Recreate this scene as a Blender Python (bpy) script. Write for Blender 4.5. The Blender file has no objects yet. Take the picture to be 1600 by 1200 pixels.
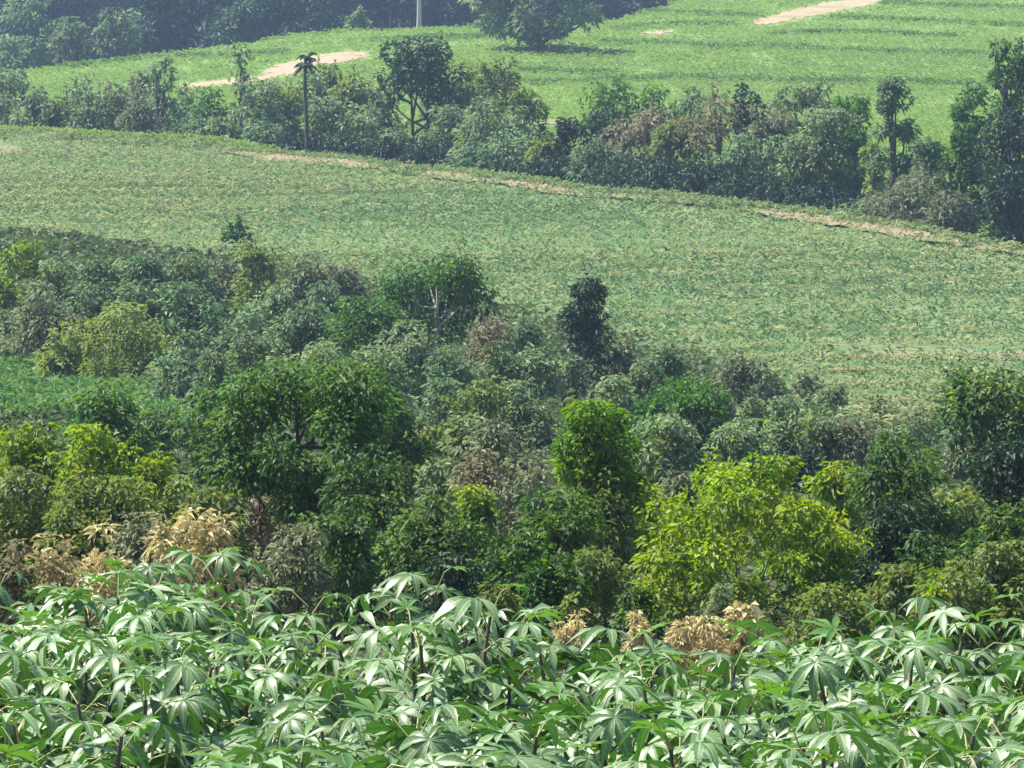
import bpy, math
import numpy as np
from mathutils import Vector

C = bpy.context.scene
COL = C.collection
R = math.radians

# ------------------------------------------------------------------ camera
FPX = 7640.0                      # focal length in photo pixels (1600 wide)
PITCH = -2.0
cam_d = bpy.data.cameras.new('camera')
cam = bpy.data.objects.new('camera', cam_d)
COL.objects.link(cam)
cam_d.sensor_width = 36.0
cam_d.lens = 36.0 * FPX / 1600.0
cam_d.clip_start = 0.5
cam_d.clip_end = 6000.0
cam.location = (0, 0, 0)
cam.rotation_euler = (R(90 + PITCH), 0, 0)
C.camera = cam

# ------------------------------------------------------------------ light
SUN_DIR = Vector((-0.74, 0.36, 0.0)).normalized()
SUN_EL = 58.0
sd = Vector((SUN_DIR.x * math.cos(R(SUN_EL)), SUN_DIR.y * math.cos(R(SUN_EL)), math.sin(R(SUN_EL))))
sun_d = bpy.data.lights.new('sun', 'SUN')
sun_d.energy = 5.0
sun_d.angle = R(0.5)
sun_d.color = (1.0, 0.95, 0.87)
sun = bpy.data.objects.new('sun', sun_d)
COL.objects.link(sun)
sun.rotation_euler = sd.to_track_quat('Z', 'Y').to_euler()

W = bpy.data.worlds.new('World')
C.world = W
W.use_nodes = True
nt = W.node_tree
for n in list(nt.nodes):
    nt.nodes.remove(n)
sky = nt.nodes.new('ShaderNodeTexSky')
sky.sky_type = 'NISHITA'
sky.sun_disc = False
sky.sun_elevation = R(SUN_EL)
sky.sun_rotation = math.atan2(sd.x, sd.y)
sky.air_density = 1.0
sky.dust_density = 1.5
bg = nt.nodes.new('ShaderNodeBackground')
bg.inputs['Strength'].default_value = 0.11
wo = nt.nodes.new('ShaderNodeOutputWorld')
nt.links.new(sky.outputs[0], bg.inputs[0])
nt.links.new(bg.outputs[0], wo.inputs[0])

C.view_settings.view_transform = 'Standard'
C.view_settings.look = 'None'
C.view_settings.gamma = 1.0
C.view_settings.exposure = 1.25
C.render.engine = 'CYCLES'
cy = C.cycles
cy.max_bounces = 5
cy.diffuse_bounces = 3
cy.glossy_bounces = 2
cy.transmission_bounces = 4
cy.transparent_max_bounces = 4
cy.volume_bounces = 0
cy.use_denoising = True
cy.caustics_reflective = False
cy.caustics_refractive = False

# ------------------------------------------------------------------ terrain
KN = np.array([(-60, -1.3), (0, -1.9), (6, -2.7), (12, -3.4), (24, -3.5), (35, -3.65), (50, -3.95), (66, -4.4), (80, -4.85), (105, -5.55),
               (128, -5.35), (150, -4.5), (230, 0.7), (320, 5.8), (360, 9.0), (400, 13.2), (420, 15.5), (450, 19.0),
               (480, 22.3), (560, 31.0), (700, 40.0), (1000, 60.0)])
_yy = np.arange(-60, 1000.5, 0.5)
_zz = np.interp(_yy, KN[:, 0], KN[:, 1])
_k = np.hanning(33); _k /= _k.sum()
_zs = np.convolve(np.pad(_zz, 16, mode='edge'), _k, mode='valid')
EDGE_X = np.array([-60, -30.1, -17.9, -3.1, 5.8, 12.8, 19.6, 40])
EDGE_Y = np.array([324, 287.7, 273, 240, 220.6, 208, 186.8, 125])
CR_X = np.array([-90, -42, -16.5, -3.3, 9, 14.7, 19, 60])
CR_Y = np.array([380, 405, 421, 425, 432, 450, 480, 480])


def edge_y(x):
    return np.interp(x, EDGE_X, EDGE_Y)


def crest_y(x):
    return np.interp(x, CR_X, CR_Y)


def sstep(a, b, t):
    t = np.clip((t - a) / (b - a), 0, 1)
    return t * t * (3 - 2 * t)


def terrain(x, y):
    x = np.asarray(x, float); y = np.asarray(y, float)
    cr = crest_y(x)
    z = np.interp(np.minimum(y, cr), _yy, _zs)
    past = np.maximum(y - cr, 0)
    z = z - np.minimum(past * 0.2, 12) + np.maximum(past - 110, 0) * 0.12
    z = z - 0.085 * np.clip(-14 - x, 0, 60) * sstep(330, 400, y)
    g = (y - edge_y(x) - 9) / 5.0
    z = z - 1.8 * np.exp(-g * g)
    b = (y - edge_y(x) - 0.5) / 3.6
    z = z + 0.8 * np.exp(-b * b)
    z = z + 0.10 * np.sin(x * 0.31 + y * 0.07) * np.sin(y * 0.23 - x * 0.11) * sstep(25, 60, y)
    return z


def ray(px, py):
    a = math.radians(PITCH)
    u = (px - 800) / FPX; v = (600 - py) / FPX
    return np.array([u, math.cos(a) - v * math.sin(a), math.sin(a) + v * math.cos(a)])


def at(px, py, Y):
    d = ray(px, py)
    return d * (Y / d[1])


def project(x, y, z):
    a = math.radians(PITCH)
    f = y * math.cos(a) + z * math.sin(a)
    up = -y * math.sin(a) + z * math.cos(a)
    return 800 + FPX * x / f, 600 - FPX * up / f


_Ys = np.arange(100, 520, 0.25)


def on_ground(px, py):
    """the first point of the far slopes that the line of sight meets"""
    d = ray(px, py)
    t = _Ys / d[1]
    below = d[2] * t <= terrain(d[0] * t, _Ys)
    i = int(np.argmax(below)) if below.any() else len(_Ys) - 1
    return np.array([d[0] * t[i], _Ys[i], float(terrain(d[0] * t[i], _Ys[i]))])


# ------------------------------------------------------------------ mesh helpers
def build(name, V, F, mats, parent=None, tint=None, smooth=False, mat_index=None):
    V = np.asarray(V, np.float32).reshape(-1, 3)
    F = np.asarray(F, np.int32)
    k = F.shape[1]
    me = bpy.data.meshes.new(name)
    me.vertices.add(len(V))
    me.vertices.foreach_set('co', V.ravel())
    me.loops.add(F.size)
    me.loops.foreach_set('vertex_index', F.ravel())
    me.polygons.add(len(F))
    me.polygons.foreach_set('loop_start', np.arange(0, F.size, k, dtype=np.int32))
    me.polygons.foreach_set('loop_total', np.full(len(F), k, np.int32))
    if smooth:
        me.polygons.foreach_set('use_smooth', np.ones(len(F), bool))
    if mat_index is not None:
        me.polygons.foreach_set('material_index', np.asarray(mat_index, np.int32))
    if tint is not None:
        at_ = me.attributes.new('tint', 'FLOAT', 'POINT')
        at_.data.foreach_set('value', np.asarray(tint, np.float32).ravel())
    me.update(calc_edges=True)
    for m in (mats if isinstance(mats, (list, tuple)) else [mats]):
        me.materials.append(m)
    o = bpy.data.objects.new(name, me)
    COL.objects.link(o)
    if parent is not None:
        o.parent = parent
    return o


def tag(o, label=None, cat=None, group=None, kind=None):
    if label: o['label'] = label
    if cat: o['category'] = cat
    if group: o['group'] = group
    if kind: o['kind'] = kind
    return o


def empty(name, loc, rz=0.0):
    o = bpy.data.objects.new(name, None)
    COL.objects.link(o)
    o.location = loc
    o.rotation_euler = (0, 0, rz)
    o.empty_display_size = 0.3
    return o


def norm(v):
    return v / np.maximum(np.linalg.norm(v, axis=-1, keepdims=True), 1e-9)


def tube(pts, rad, sides=6):
    pts = np.asarray(pts, float); rad = np.asarray(rad, float)
    n = len(pts)
    tg = norm(np.gradient(pts, axis=0))
    ref = np.where(np.abs(tg[:, 2:3]) > 0.9, np.array([[1.0, 0, 0]]), np.array([[0, 0, 1.0]]))
    a = norm(np.cross(tg, ref)); b = np.cross(tg, a)
    th = np.linspace(0, 2 * np.pi, sides, endpoint=False)
    V = (pts[:, None] + rad[:, None, None] * (np.cos(th)[None, :, None] * a[:, None] + np.sin(th)[None, :, None] * b[:, None])).reshape(-1, 3)
    F = []
    for i in range(n - 1):
        for j in range(sides):
            q = (i * sides + j, i * sides + (j + 1) % sides, (i + 1) * sides + (j + 1) % sides, (i + 1) * sides + j)
            F.append(q)
    return V, np.array(F, np.int32)


class Bag:
    def __init__(s):
        s.V = []; s.F = []; s.T = []; s.n = 0

    def add(s, V, F, t=0.5):
        V = np.asarray(V).reshape(-1, 3)
        s.V.append(V); s.F.append(np.asarray(F) + s.n)
        s.T.append(np.full(len(V), t) if np.isscalar(t) else np.asarray(t).ravel())
        s.n += len(V)

    def build(s, name, mat, parent=None, smooth=False):
        return build(name, np.concatenate(s.V), np.concatenate(s.F), mat, parent, np.concatenate(s.T), smooth)


def leaf_mesh(P, D, N, L, Wd, fold=0.25, droop=0.15):
    """folded, drooping leaves: four corners and two faces each"""
    n = len(P)
    D = norm(D); S = norm(np.cross(D, N)); N = np.cross(S, D)
    L = np.broadcast_to(L, n)[:, None]; Wd = np.broadcast_to(Wd, n)[:, None]
    mid = P + D * L * 0.45
    l = mid + S * Wd * 0.5 + N * fold * Wd
    r = mid - S * Wd * 0.5 + N * fold * Wd
    tip = P + D * L
    tip[:, 2] -= droop * L[:, 0]
    V = np.stack([P, l, r, tip], 1).reshape(-1, 3)
    b = (np.arange(n) * 4)[:, None]
    F = np.concatenate([b + np.array([[0, 2, 3]]), b + np.array([[0, 3, 1]])], 0)
    return V, F


# ------------------------------------------------------------------ materials
def new_mat(name):
    m = bpy.data.materials.new(name)
    m.use_nodes = True
    t = m.node_tree
    for n in list(t.nodes):
        t.nodes.remove(n)
    return m, t, t.nodes.new('ShaderNodeOutputMaterial')


def leaf_mat(name, c0, c1, trans=None, tr=0.35, rough=0.55, spec=0.22, var=0.2, huevar=0.022, nscale=1.3, ribs=False):
    m, t, out = new_mat(name)
    at_ = t.nodes.new('ShaderNodeAttribute'); at_.attribute_name = 'tint'
    rp = t.nodes.new('ShaderNodeMix'); rp.data_type = 'RGBA'
    rp.inputs[6].default_value = (*c0, 1); rp.inputs[7].default_value = (*c1, 1)
    t.links.new(at_.outputs['Fac'], rp.inputs[0])
    oi = t.nodes.new('ShaderNodeObjectInfo')
    mr = t.nodes.new('ShaderNodeMapRange')
    mr.inputs[3].default_value = 1 - var; mr.inputs[4].default_value = 1 + var
    t.links.new(oi.outputs['Random'], mr.inputs[0])
    hs = t.nodes.new('ShaderNodeHueSaturation')
    t.links.new(rp.outputs[2], hs.inputs['Color'])
    t.links.new(mr.outputs[0], hs.inputs['Value'])
    tc = t.nodes.new('ShaderNodeTexCoord')
    nz = t.nodes.new('ShaderNodeTexNoise'); nz.inputs['Scale'].default_value = nscale; nz.inputs['Detail'].default_value = 3
    t.links.new(tc.outputs['Object'], nz.inputs['Vector'])
    hr = t.nodes.new('ShaderNodeMapRange'); hr.inputs[1].default_value = 0.3; hr.inputs[2].default_value = 0.7
    hr.inputs[3].default_value = 0.5 - huevar; hr.inputs[4].default_value = 0.5 + huevar
    t.links.new(nz.outputs['Fac'], hr.inputs[0]); t.links.new(hr.outputs[0], hs.inputs['Hue'])
    if ribs:
        lb = t.nodes.new('ShaderNodeAttribute'); lb.attribute_name = 'lobe'
        sp = t.nodes.new('ShaderNodeSeparateXYZ'); t.links.new(lb.outputs['Vector'], sp.inputs[0])

        def math_(op, a, b=None, c=None):
            n = t.nodes.new('ShaderNodeMath'); n.operation = op
            for i_, v_ in enumerate((a, b, c)):
                if v_ is None: continue
                if isinstance(v_, (int, float)): n.inputs[i_].default_value = v_
                else: t.links.new(v_, n.inputs[i_])
            return n.outputs[0]
        au = math_('ABSOLUTE', sp.outputs[0])
        rib = math_('LESS_THAN', au, 0.13)
        side = math_('SINE', math_('MULTIPLY', math_('SUBTRACT', sp.outputs[1], math_('MULTIPLY', au, 0.13)), 62.0))
        side = math_('MULTIPLY', math_('GREATER_THAN', side, 0.8), 0.35)
        vein = math_('MAXIMUM', math_('MULTIPLY', rib, 0.75), side)
        vm = t.nodes.new('ShaderNodeMix'); vm.data_type = 'RGBA'
        t.links.new(vein, vm.inputs[0]); t.links.new(rp.outputs[2], vm.inputs[6]); vm.inputs[7].default_value = (0.30, 0.36, 0.16, 1)
        ym = t.nodes.new('ShaderNodeMix'); ym.data_type = 'RGBA'
        t.links.new(math_('MULTIPLY', math_('GREATER_THAN', sp.outputs[2], 0.95), 0.85), ym.inputs[0])
        t.links.new(vm.outputs[2], ym.inputs[6]); ym.inputs[7].default_value = (0.42, 0.36, 0.06, 1)
        t.links.new(ym.outputs[2], hs.inputs['Color'])
    p = t.nodes.new('ShaderNodeBsdfPrincipled')
    p.inputs['Roughness'].default_value = rough
    p.inputs['Specular IOR Level'].default_value = spec
    t.links.new(hs.outputs[0], p.inputs['Base Color'])
    tl = t.nodes.new('ShaderNodeBsdfTranslucent')
    if trans is None:
        h2 = t.nodes.new('ShaderNodeHueSaturation')
        h2.inputs['Hue'].default_value = 0.497
        h2.inputs['Saturation'].default_value = 1.15
        h2.inputs['Value'].default_value = 1.5
        t.links.new(hs.outputs[0], h2.inputs['Color'])
        t.links.new(h2.outputs[0], tl.inputs['Color'])
    else:
        tl.inputs['Color'].default_value = (*trans, 1)
    mx = t.nodes.new('ShaderNodeMixShader')
    mx.inputs[0].default_value = tr
    t.links.new(p.outputs[0], mx.inputs[1]); t.links.new(tl.outputs[0], mx.inputs[2])
    t.links.new(mx.outputs[0], out.inputs['Surface'])
    return m


def soil_mat(name, c0, c1, c2, scale=0.6, thr=(0.4, 0.6)):
    m, t, out = new_mat(name)
    tc = t.nodes.new('ShaderNodeNewGeometry')
    n1 = t.nodes.new('ShaderNodeTexNoise'); n1.inputs['Scale'].default_value = scale; n1.inputs['Detail'].default_value = 6
    n2 = t.nodes.new('ShaderNodeTexNoise'); n2.inputs['Scale'].default_value = scale * 7; n2.inputs['Detail'].default_value = 4
    t.links.new(tc.outputs['Position'], n1.inputs['Vector']); t.links.new(tc.outputs['Position'], n2.inputs['Vector'])
    m1 = t.nodes.new('ShaderNodeMix'); m1.data_type = 'RGBA'
    m1.inputs[6].default_value = (*c0, 1); m1.inputs[7].default_value = (*c1, 1)
    t.links.new(n2.outputs['Fac'], m1.inputs[0])
    mr = t.nodes.new('ShaderNodeMapRange'); mr.inputs[1].default_value = thr[0]; mr.inputs[2].default_value = thr[1]
    t.links.new(n1.outputs['Fac'], mr.inputs[0])
    m2 = t.nodes.new('ShaderNodeMix'); m2.data_type = 'RGBA'
    m2.inputs[7].default_value = (*c2, 1)
    t.links.new(m1.outputs[2], m2.inputs[6]); t.links.new(mr.outputs[0], m2.inputs[0])
    p = t.nodes.new('ShaderNodeBsdfPrincipled'); p.inputs['Roughness'].default_value = 0.95
    p.inputs['Specular IOR Level'].default_value = 0.1
    t.links.new(m2.outputs[2], p.inputs['Base Color'])
    bp = t.nodes.new('ShaderNodeBump'); bp.inputs['Strength'].default_value = 0.6; bp.inputs['Distance'].default_value = 0.15
    t.links.new(n2.outputs['Fac'], bp.inputs['Height']); t.links.new(bp.outputs[0], p.inputs['Normal'])
    t.links.new(p.outputs[0], out.inputs['Surface'])
    return m


def bark_mat(name, c0, c1, scale=3.0):
    m, t, out = new_mat(name)
    tc = t.nodes.new('ShaderNodeTexCoord')
    n1 = t.nodes.new('ShaderNodeTexNoise'); n1.inputs['Scale'].default_value = scale; n1.inputs['Detail'].default_value = 5
    t.links.new(tc.outputs['Object'], n1.inputs['Vector'])
    m1 = t.nodes.new('ShaderNodeMix'); m1.data_type = 'RGBA'
    m1.inputs[6].default_value = (*c0, 1); m1.inputs[7].default_value = (*c1, 1)
    t.links.new(n1.outputs['Fac'], m1.inputs[0])
    p = t.nodes.new('ShaderNodeBsdfPrincipled'); p.inputs['Roughness'].default_value = 0.9
    t.links.new(m1.outputs[2], p.inputs['Base Color'])
    t.links.new(p.outputs[0], out.inputs['Surface'])
    return m


M = {
    'dark': leaf_mat('dark_leaves', (0.024, 0.062, 0.018), (0.115, 0.20, 0.05)),
    'deep': leaf_mat('deep_leaves', (0.010, 0.028, 0.014), (0.035, 0.07, 0.03), tr=0.2),  # very dark leaves; on shaded shrubs the shade is in this colour
    'green': leaf_mat('green_leaves', (0.03, 0.08, 0.018), (0.10, 0.19, 0.035)),
    'bright': leaf_mat('bright_leaves', (0.05, 0.13, 0.014), (0.16, 0.27, 0.03)),
    'yellow': leaf_mat('yellow_leaves', (0.095, 0.165, 0.014), (0.27, 0.365, 0.035), var=0.07),
    'olive': leaf_mat('olive_leaves', (0.055, 0.09, 0.02), (0.19, 0.245, 0.06)),
    'grey': leaf_mat('grey_green_leaves', (0.06, 0.098, 0.045), (0.22, 0.30, 0.14)),
    'blue': leaf_mat('blue_green_leaves', (0.042, 0.082, 0.038), (0.16, 0.24, 0.11)),
    'brown': leaf_mat('brown_green_leaves', (0.085, 0.10, 0.052), (0.24, 0.255, 0.14), trans=(0.15, 0.18, 0.08)),
    'pink': leaf_mat('ruddy_leaves', (0.12, 0.115, 0.055), (0.27, 0.245, 0.14), trans=(0.22, 0.19, 0.10)),
    'dry': leaf_mat('dry_leaves', (0.40, 0.335, 0.15), (0.74, 0.63, 0.33), trans=(0.42, 0.36, 0.17), tr=0.25),
    'forest': leaf_mat('forest_shade_leaves', (0.004, 0.010, 0.010), (0.02, 0.034, 0.026), tr=0.1, spec=.1),  # the forest's shade is put into this near-black leaf colour
}
BARK = bark_mat('dark_bark', (0.03, 0.025, 0.02), (0.09, 0.075, 0.06))
GREYBARK = bark_mat('grey_twigs', (0.09, 0.08, 0.06), (0.22, 0.19, 0.15))
PALE = bark_mat('pale_bark', (0.25, 0.24, 0.21), (0.5, 0.47, 0.42))
DIRT = soil_mat('dry_earth', (0.22, 0.15, 0.10), (0.40, 0.29, 0.20), (0.20, 0.19, 0.09), 0.3, (0.5, 0.62))
MARGIN = soil_mat('field_margin_earth', (0.15, 0.115, 0.08), (0.25, 0.19, 0.135), (0.14, 0.14, 0.06), 0.45, (0.45, 0.66))
G_NEAR = soil_mat('dark_earth', (0.05, 0.045, 0.03), (0.10, 0.085, 0.05), (0.05, 0.07, 0.025), 0.8)  # dark brown soil under cassava, brush and hedgerow
G_FIELD = soil_mat('crop_field_earth', (0.09, 0.13, 0.05), (0.17, 0.19, 0.09), (0.09, 0.15, 0.055), 0.3)
G_HILL = soil_mat('grass_slope', (0.11, 0.175, 0.04), (0.165, 0.24, 0.06), (0.125, 0.20, 0.045), 0.08)
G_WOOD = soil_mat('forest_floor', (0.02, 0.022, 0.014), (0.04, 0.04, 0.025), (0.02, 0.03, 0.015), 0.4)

# ------------------------------------------------------------------ ground sheet
xs = np.unique(np.concatenate([np.arange(-400, -80, 16), np.arange(-80, -44, 1.6), np.arange(-44, 44, 0.6), np.arange(44, 80.1, 1.6), np.arange(96, 401, 16)]))
ys = np.unique(np.concatenate([np.arange(-60, 120, 2.5), np.arange(120, 340, 1.5), np.arange(340, 520, 2.0), np.arange(520, 1000, 12)]))
gx, gy = np.meshgrid(xs, ys, indexing='ij')
gz = terrain(gx, gy)
nx, ny = gx.shape
idx = np.arange(nx * ny).reshape(nx, ny)
F = np.stack([idx[:-1, :-1], idx[1:, :-1], idx[1:, 1:], idx[:-1, 1:]], -1).reshape(-1, 4)
cx = (gx[:-1, :-1] + gx[1:, 1:]).ravel() / 2; cyy = (gy[:-1, :-1] + gy[1:, 1:]).ravel() / 2
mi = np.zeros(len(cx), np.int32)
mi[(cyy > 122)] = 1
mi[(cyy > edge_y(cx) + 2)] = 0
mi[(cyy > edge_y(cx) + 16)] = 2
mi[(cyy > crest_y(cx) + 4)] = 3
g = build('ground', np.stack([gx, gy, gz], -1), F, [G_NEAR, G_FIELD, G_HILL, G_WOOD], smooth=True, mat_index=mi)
tag(g, kind='structure')

# ------------------------------------------------------------------ bare earth strips, laid on the slopes
STRIPS = []


def strip(name, pts, mat, lift=0.03):
    pts = np.array(pts, float)
    STRIPS.append(pts)
    px = np.arange(pts[0, 0], pts[-1, 0] + 1, 4.0)
    rr = np.random.default_rng(len(STRIPS))
    top = np.interp(px, pts[:, 0], pts[:, 1]) + rr.normal(0, 0.7, len(px))
    bot = np.interp(px, pts[:, 0], pts[:, 2]) + rr.normal(0, 0.9, len(px))
    V = []
    for i in range(len(px)):
        for k in range(6):
            p = on_ground(px[i], bot[i] + (top[i] - bot[i]) * k / 5)
            p[2] += lift + 0.02 * math.sin(i * 1.3 + k)
            V.append(p)
    n = len(px)
    F = [(i * 6 + k, (i + 1) * 6 + k, (i + 1) * 6 + k + 1, i * 6 + k + 1) for i in range(n - 1) for k in range(5)]
    o = build(name, V, F, mat, smooth=True)
    return tag(o, kind='structure')


strip('dirt_track', [(268, 134, 138), (330, 128, 134), (400, 121, 129), (425, 104, 122), (450, 98, 118), (500, 86, 101), (540, 82, 98), (582, 82, 88)], DIRT)
strip('dirt_track', [(1178, 32, 39), (1210, 24, 37), (1250, 13, 29), (1290, 4, 22), (1330, 0, 14), (1380, -4, 5)], DIRT)
strip('dirt_patch', [(1002, 51, 53), (1030, 49, 54), (1055, 47, 49)], DIRT)
strip('dirt_patch', [(840, 191, 194), (865, 189, 196), (895, 191, 195)], MARGIN)


def edge_path():
    rr = np.random.default_rng(9)
    X = np.arange(-16.5, 23, 0.35)
    Y = edge_y(X)
    w = 0.9 + 0.8 * np.sin(X * 0.9) * np.sin(X * 0.37 + 1) + 0.9 * np.exp(-((X + 12) / 2.5) ** 2) + 0.7 * np.exp(-((X + 2.5) / 2.0) ** 2) + 0.9 * np.exp(-((X - 15) / 2.5) ** 2)
    w = np.clip(w * np.interp(X, [-10, 8, 14], [0.55, 0.5, 0.36]), 0.22, 1.5) + rr.normal(0, 0.12, len(X))
    V = []
    for i in range(len(X)):
        for k in range(7):
            yy = Y[i] - 1.6 + w[i] * 2.2 * (k / 6 - 0.5)
            V.append((X[i], yy, float(terrain(X[i], yy)) + 0.14))
    F = [(i * 7 + k, (i + 1) * 7 + k, (i + 1) * 7 + k + 1, i * 7 + k + 1) for i in range(len(X) - 1) for k in range(6)]
    tag(build('field_path', V, F, MARGIN, smooth=True), kind='structure')
    return X, Y, w


PATH_X, PATH_Y, PATH_W = edge_path()
strip('dirt_patch', [(-30, 224, 248), (10, 228, 246), (40, 236, 242)], MARGIN)
strip('field_path', [(1240, 555, 559), (1330, 553, 562), (1450, 553, 565), (1520, 551, 562), (1660, 550, 566)], MARGIN)


def off_strips(x, y, grow=1.0):
    px, py = project(x, y, terrain(x, y))
    ok = np.ones(len(x), bool)
    for s in STRIPS:
        ins = (px > s[0, 0]) & (px < s[-1, 0])
        ok &= ~(ins & (py > np.interp(px, s[:, 0], s[:, 1]) - grow) & (py < np.interp(px, s[:, 0], s[:, 2]) + grow * 2.5))
    return ok


# ------------------------------------------------------------------ uncountable cover: crop, grass, undergrowth
def vnoise(x, y, s, seed):
    rr = np.random.default_rng(seed)
    v = np.zeros(len(x))
    for k in range(6):
        a = rr.uniform(0, 6.28); f = s * rr.uniform(0.5, 2.2)
        v += np.sin(f * (x * math.cos(a) + y * math.sin(a)) + rr.uniform(0, 6.28))
    return v / 6


def tufts(name, x, y, h, n, L, Wd, mat, seed, tint, nrm=0.35, spread=0.35, up=0.6, droop=0.3, kind='stuff', label=None, lift=0.0):
    rng = np.random.default_rng(seed)
    m = len(x)
    z = terrain(x, y) + lift
    a = rng.uniform(0, 2 * np.pi, (m, n))
    P = np.stack([x[:, None] + spread * rng.normal(0, 0.5, (m, n)), y[:, None] + spread * rng.normal(0, 0.5, (m, n)),
                  z[:, None] + np.broadcast_to(h, m)[:, None] * rng.uniform(0.15, 0.95, (m, n)) * (rng.uniform(0.75, 1.2, (m, 1)))], -1)
    D = np.stack([np.cos(a), np.sin(a), rng.normal(up, 0.35, (m, n))], -1)
    N = np.stack([rng.normal(0, nrm, (m, n)), rng.normal(0, nrm, (m, n)), np.ones((m, n))], -1)
    D = D.reshape(-1, 3); N = N.reshape(-1, 3)
    Ls = np.repeat(np.broadcast_to(L, m), n) * rng.uniform(0.6, 1.3, m * n); Ws = np.repeat(np.broadcast_to(Wd, m), n) * rng.uniform(0.7, 1.25, m * n)
    V, F = leaf_mesh(P.reshape(-1, 3), D, N, Ls, Ws, 0.2, droop)
    tt = np.clip(np.repeat(tint, n) + rng.normal(0, 0.18, m * n), 0, 1)
    o = build(name, V, F, mat, tint=np.repeat(tt, 4))
    return tag(o, label, 'crop' if 'crop' in name else 'grass', kind=kind)


CROP = leaf_mat('crop_leaves', (0.048, 0.09, 0.036), (0.16, 0.24, 0.112), tr=0.3, rough=.65, spec=.2)
CROPY = leaf_mat('crop_leaves_pale', (0.08, 0.115, 0.042), (0.20, 0.26, 0.115), tr=0.3, rough=.65, spec=.2)
rng = np.random.default_rng(5)
rx, ry, kx, ky = [], [], [], []
yv = 108.0
k = 0


def row_line(yv, step):
    hw = 0.108 * yv + 8
    x = np.arange(-hw, hw, step)
    x = x + rng.uniform(-0.3, 0.3, len(x)) * step
    return x, yv + 0.02 * x + 0.6 * np.sin(x * 0.06 + 1)


bed = []
bt = 0.0
while yv < 300:
    k += 1
    if k % 5 == 0:                       # a dry grassy bank between two beds
        x, y = row_line(yv + 0.7, 0.10)
        kx.append(x); ky.append(y + rng.normal(0, 0.06, len(x)))
        yv += 1.8
        bt = rng.uniform(-0.3, 0.3)
    else:
        x, y = row_line(yv, 0.42)
        rx.append(x); ry.append(y + rng.normal(0, 0.07, len(x)))
        bed.append(np.full(len(x), bt + (-0.34 if k % 5 == 4 else 0.08)))
        yv += 0.95
rx = np.concatenate(rx); ry = np.concatenate(ry); kx = np.concatenate(kx); ky = np.concatenate(ky); bed = np.concatenate(bed)


def in_field(x, y, r_=1.3):
    lowb = np.interp(x / y * FPX + 800, [0, 750, 1100, 1400, 1600], [204, 169, 148, 115, 110])
    return (y < edge_y(x) - 1.6 - 1.3 * np.interp(x, PATH_X, PATH_W) - rng.uniform(0, 1.2, len(x))) & off_strips(x, y, 1.5) & (y > lowb - 4 + 4 * vnoise(x, y, 0.3, 4))


inside = in_field(rx, ry) & (rng.uniform(0, 1, len(rx)) > 0.04 + 0.10 * (vnoise(rx, ry, 0.12, 3) > 0.35))
rx, ry, bed = rx[inside], ry[inside], bed[inside]
v = vnoise(rx, ry, 0.07, 8)
yel = ((-rx / (0.105 * ry)) * 0.5 + v * 0.9 + rng.normal(0, 0.25, len(rx))) > 0.42
kin = in_field(kx, ky) & (rng.uniform(0, 1, len(kx)) < 0.62 + 1.0 * vnoise(kx, ky * 0.8, 0.10, 31))
kx, ky = kx[kin], ky[kin]
BANK = leaf_mat('bank_grass', (0.13, 0.155, 0.07), (0.30, 0.32, 0.17), tr=0.3, rough=.8, spec=.1)
tufts('bank_grass', kx, ky, 0.30, 7, 0.26, 0.06, BANK, 28, np.clip(rng.normal(.6, .2, len(kx)), 0, 1), spread=0.2, up=0.5, lift=0.52,
      label='dry pale grass along the low banks between the crop rows')
tufts('field_crop', rx[~yel], ry[~yel], 0.58, 13, 0.30, 0.075, CROP, 21, np.clip(0.5 + 0.25 * v[~yel] + bed[~yel], 0, 1), spread=0.45, up=0.8, label='dense green crop growing in level rows across the middle field')
tufts('field_crop_pale', rx[yel], ry[yel], 0.55, 13, 0.30, 0.07, CROPY, 22, np.clip(0.45 + 0.25 * v[yel] + bed[yel], 0, 1), spread=0.45, up=0.8, label='paler olive crop scattered among the greener rows of the middle field')

GRASS = leaf_mat('hill_grass', (0.105, 0.17, 0.042), (0.17, 0.255, 0.07), tr=0.35, spec=0.2)
n = 62000
x = rng.uniform(-62, 62, n); y = rng.uniform(196, 486, n)
ok = (y > edge_y(x) + 14) & (y < crest_y(x) + 3) & (np.abs(x) < 0.11 * y + 6) & off_strips(x, y, 2.0)
x, y = x[ok], y[ok]
v = vnoise(x, y, 0.05, 11)
tufts('hill_grass', x, y, 0.26, 7, 0.42, 0.13, GRASS, 23, np.clip(0.5 + 0.6 * v, 0, 1), nrm=0.15, spread=1.0, up=0.3,
      label='smooth bright green grass covering the far hillside')

px_ = rng.uniform(-36, 23, 3400); sd_ = rng.choice([-1, 1], 3400)
py_ = edge_y(px_) - 1.6 + sd_ * (1.15 * np.interp(px_, PATH_X, PATH_W) + 0.25) + rng.normal(0, 0.3, 3400)
keep_ = (sd_ > 0) | (rng.uniform(0, 1, 3400) < 0.25)
px_, py_ = px_[keep_], py_[keep_]
tufts('margin_grass', px_, py_, 0.28, 7, 0.3, 0.08, CROPY, 27, rng.uniform(0, 1, len(px_)), up=0.8,
      label='rough straw-green grass along both edges of the tan field path')

px_ = rng.uniform(-36, -13, 2600)
py_ = edge_y(px_) + rng.uniform(-0.5, 4.5, 2600)
tufts('verge_grass', px_, py_, 0.4, 8, 0.34, 0.09, GRASS, 29, rng.uniform(0, 1, len(px_)), up=0.7,
      label='yellowish green grass at the foot of the left hedgerow')

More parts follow.
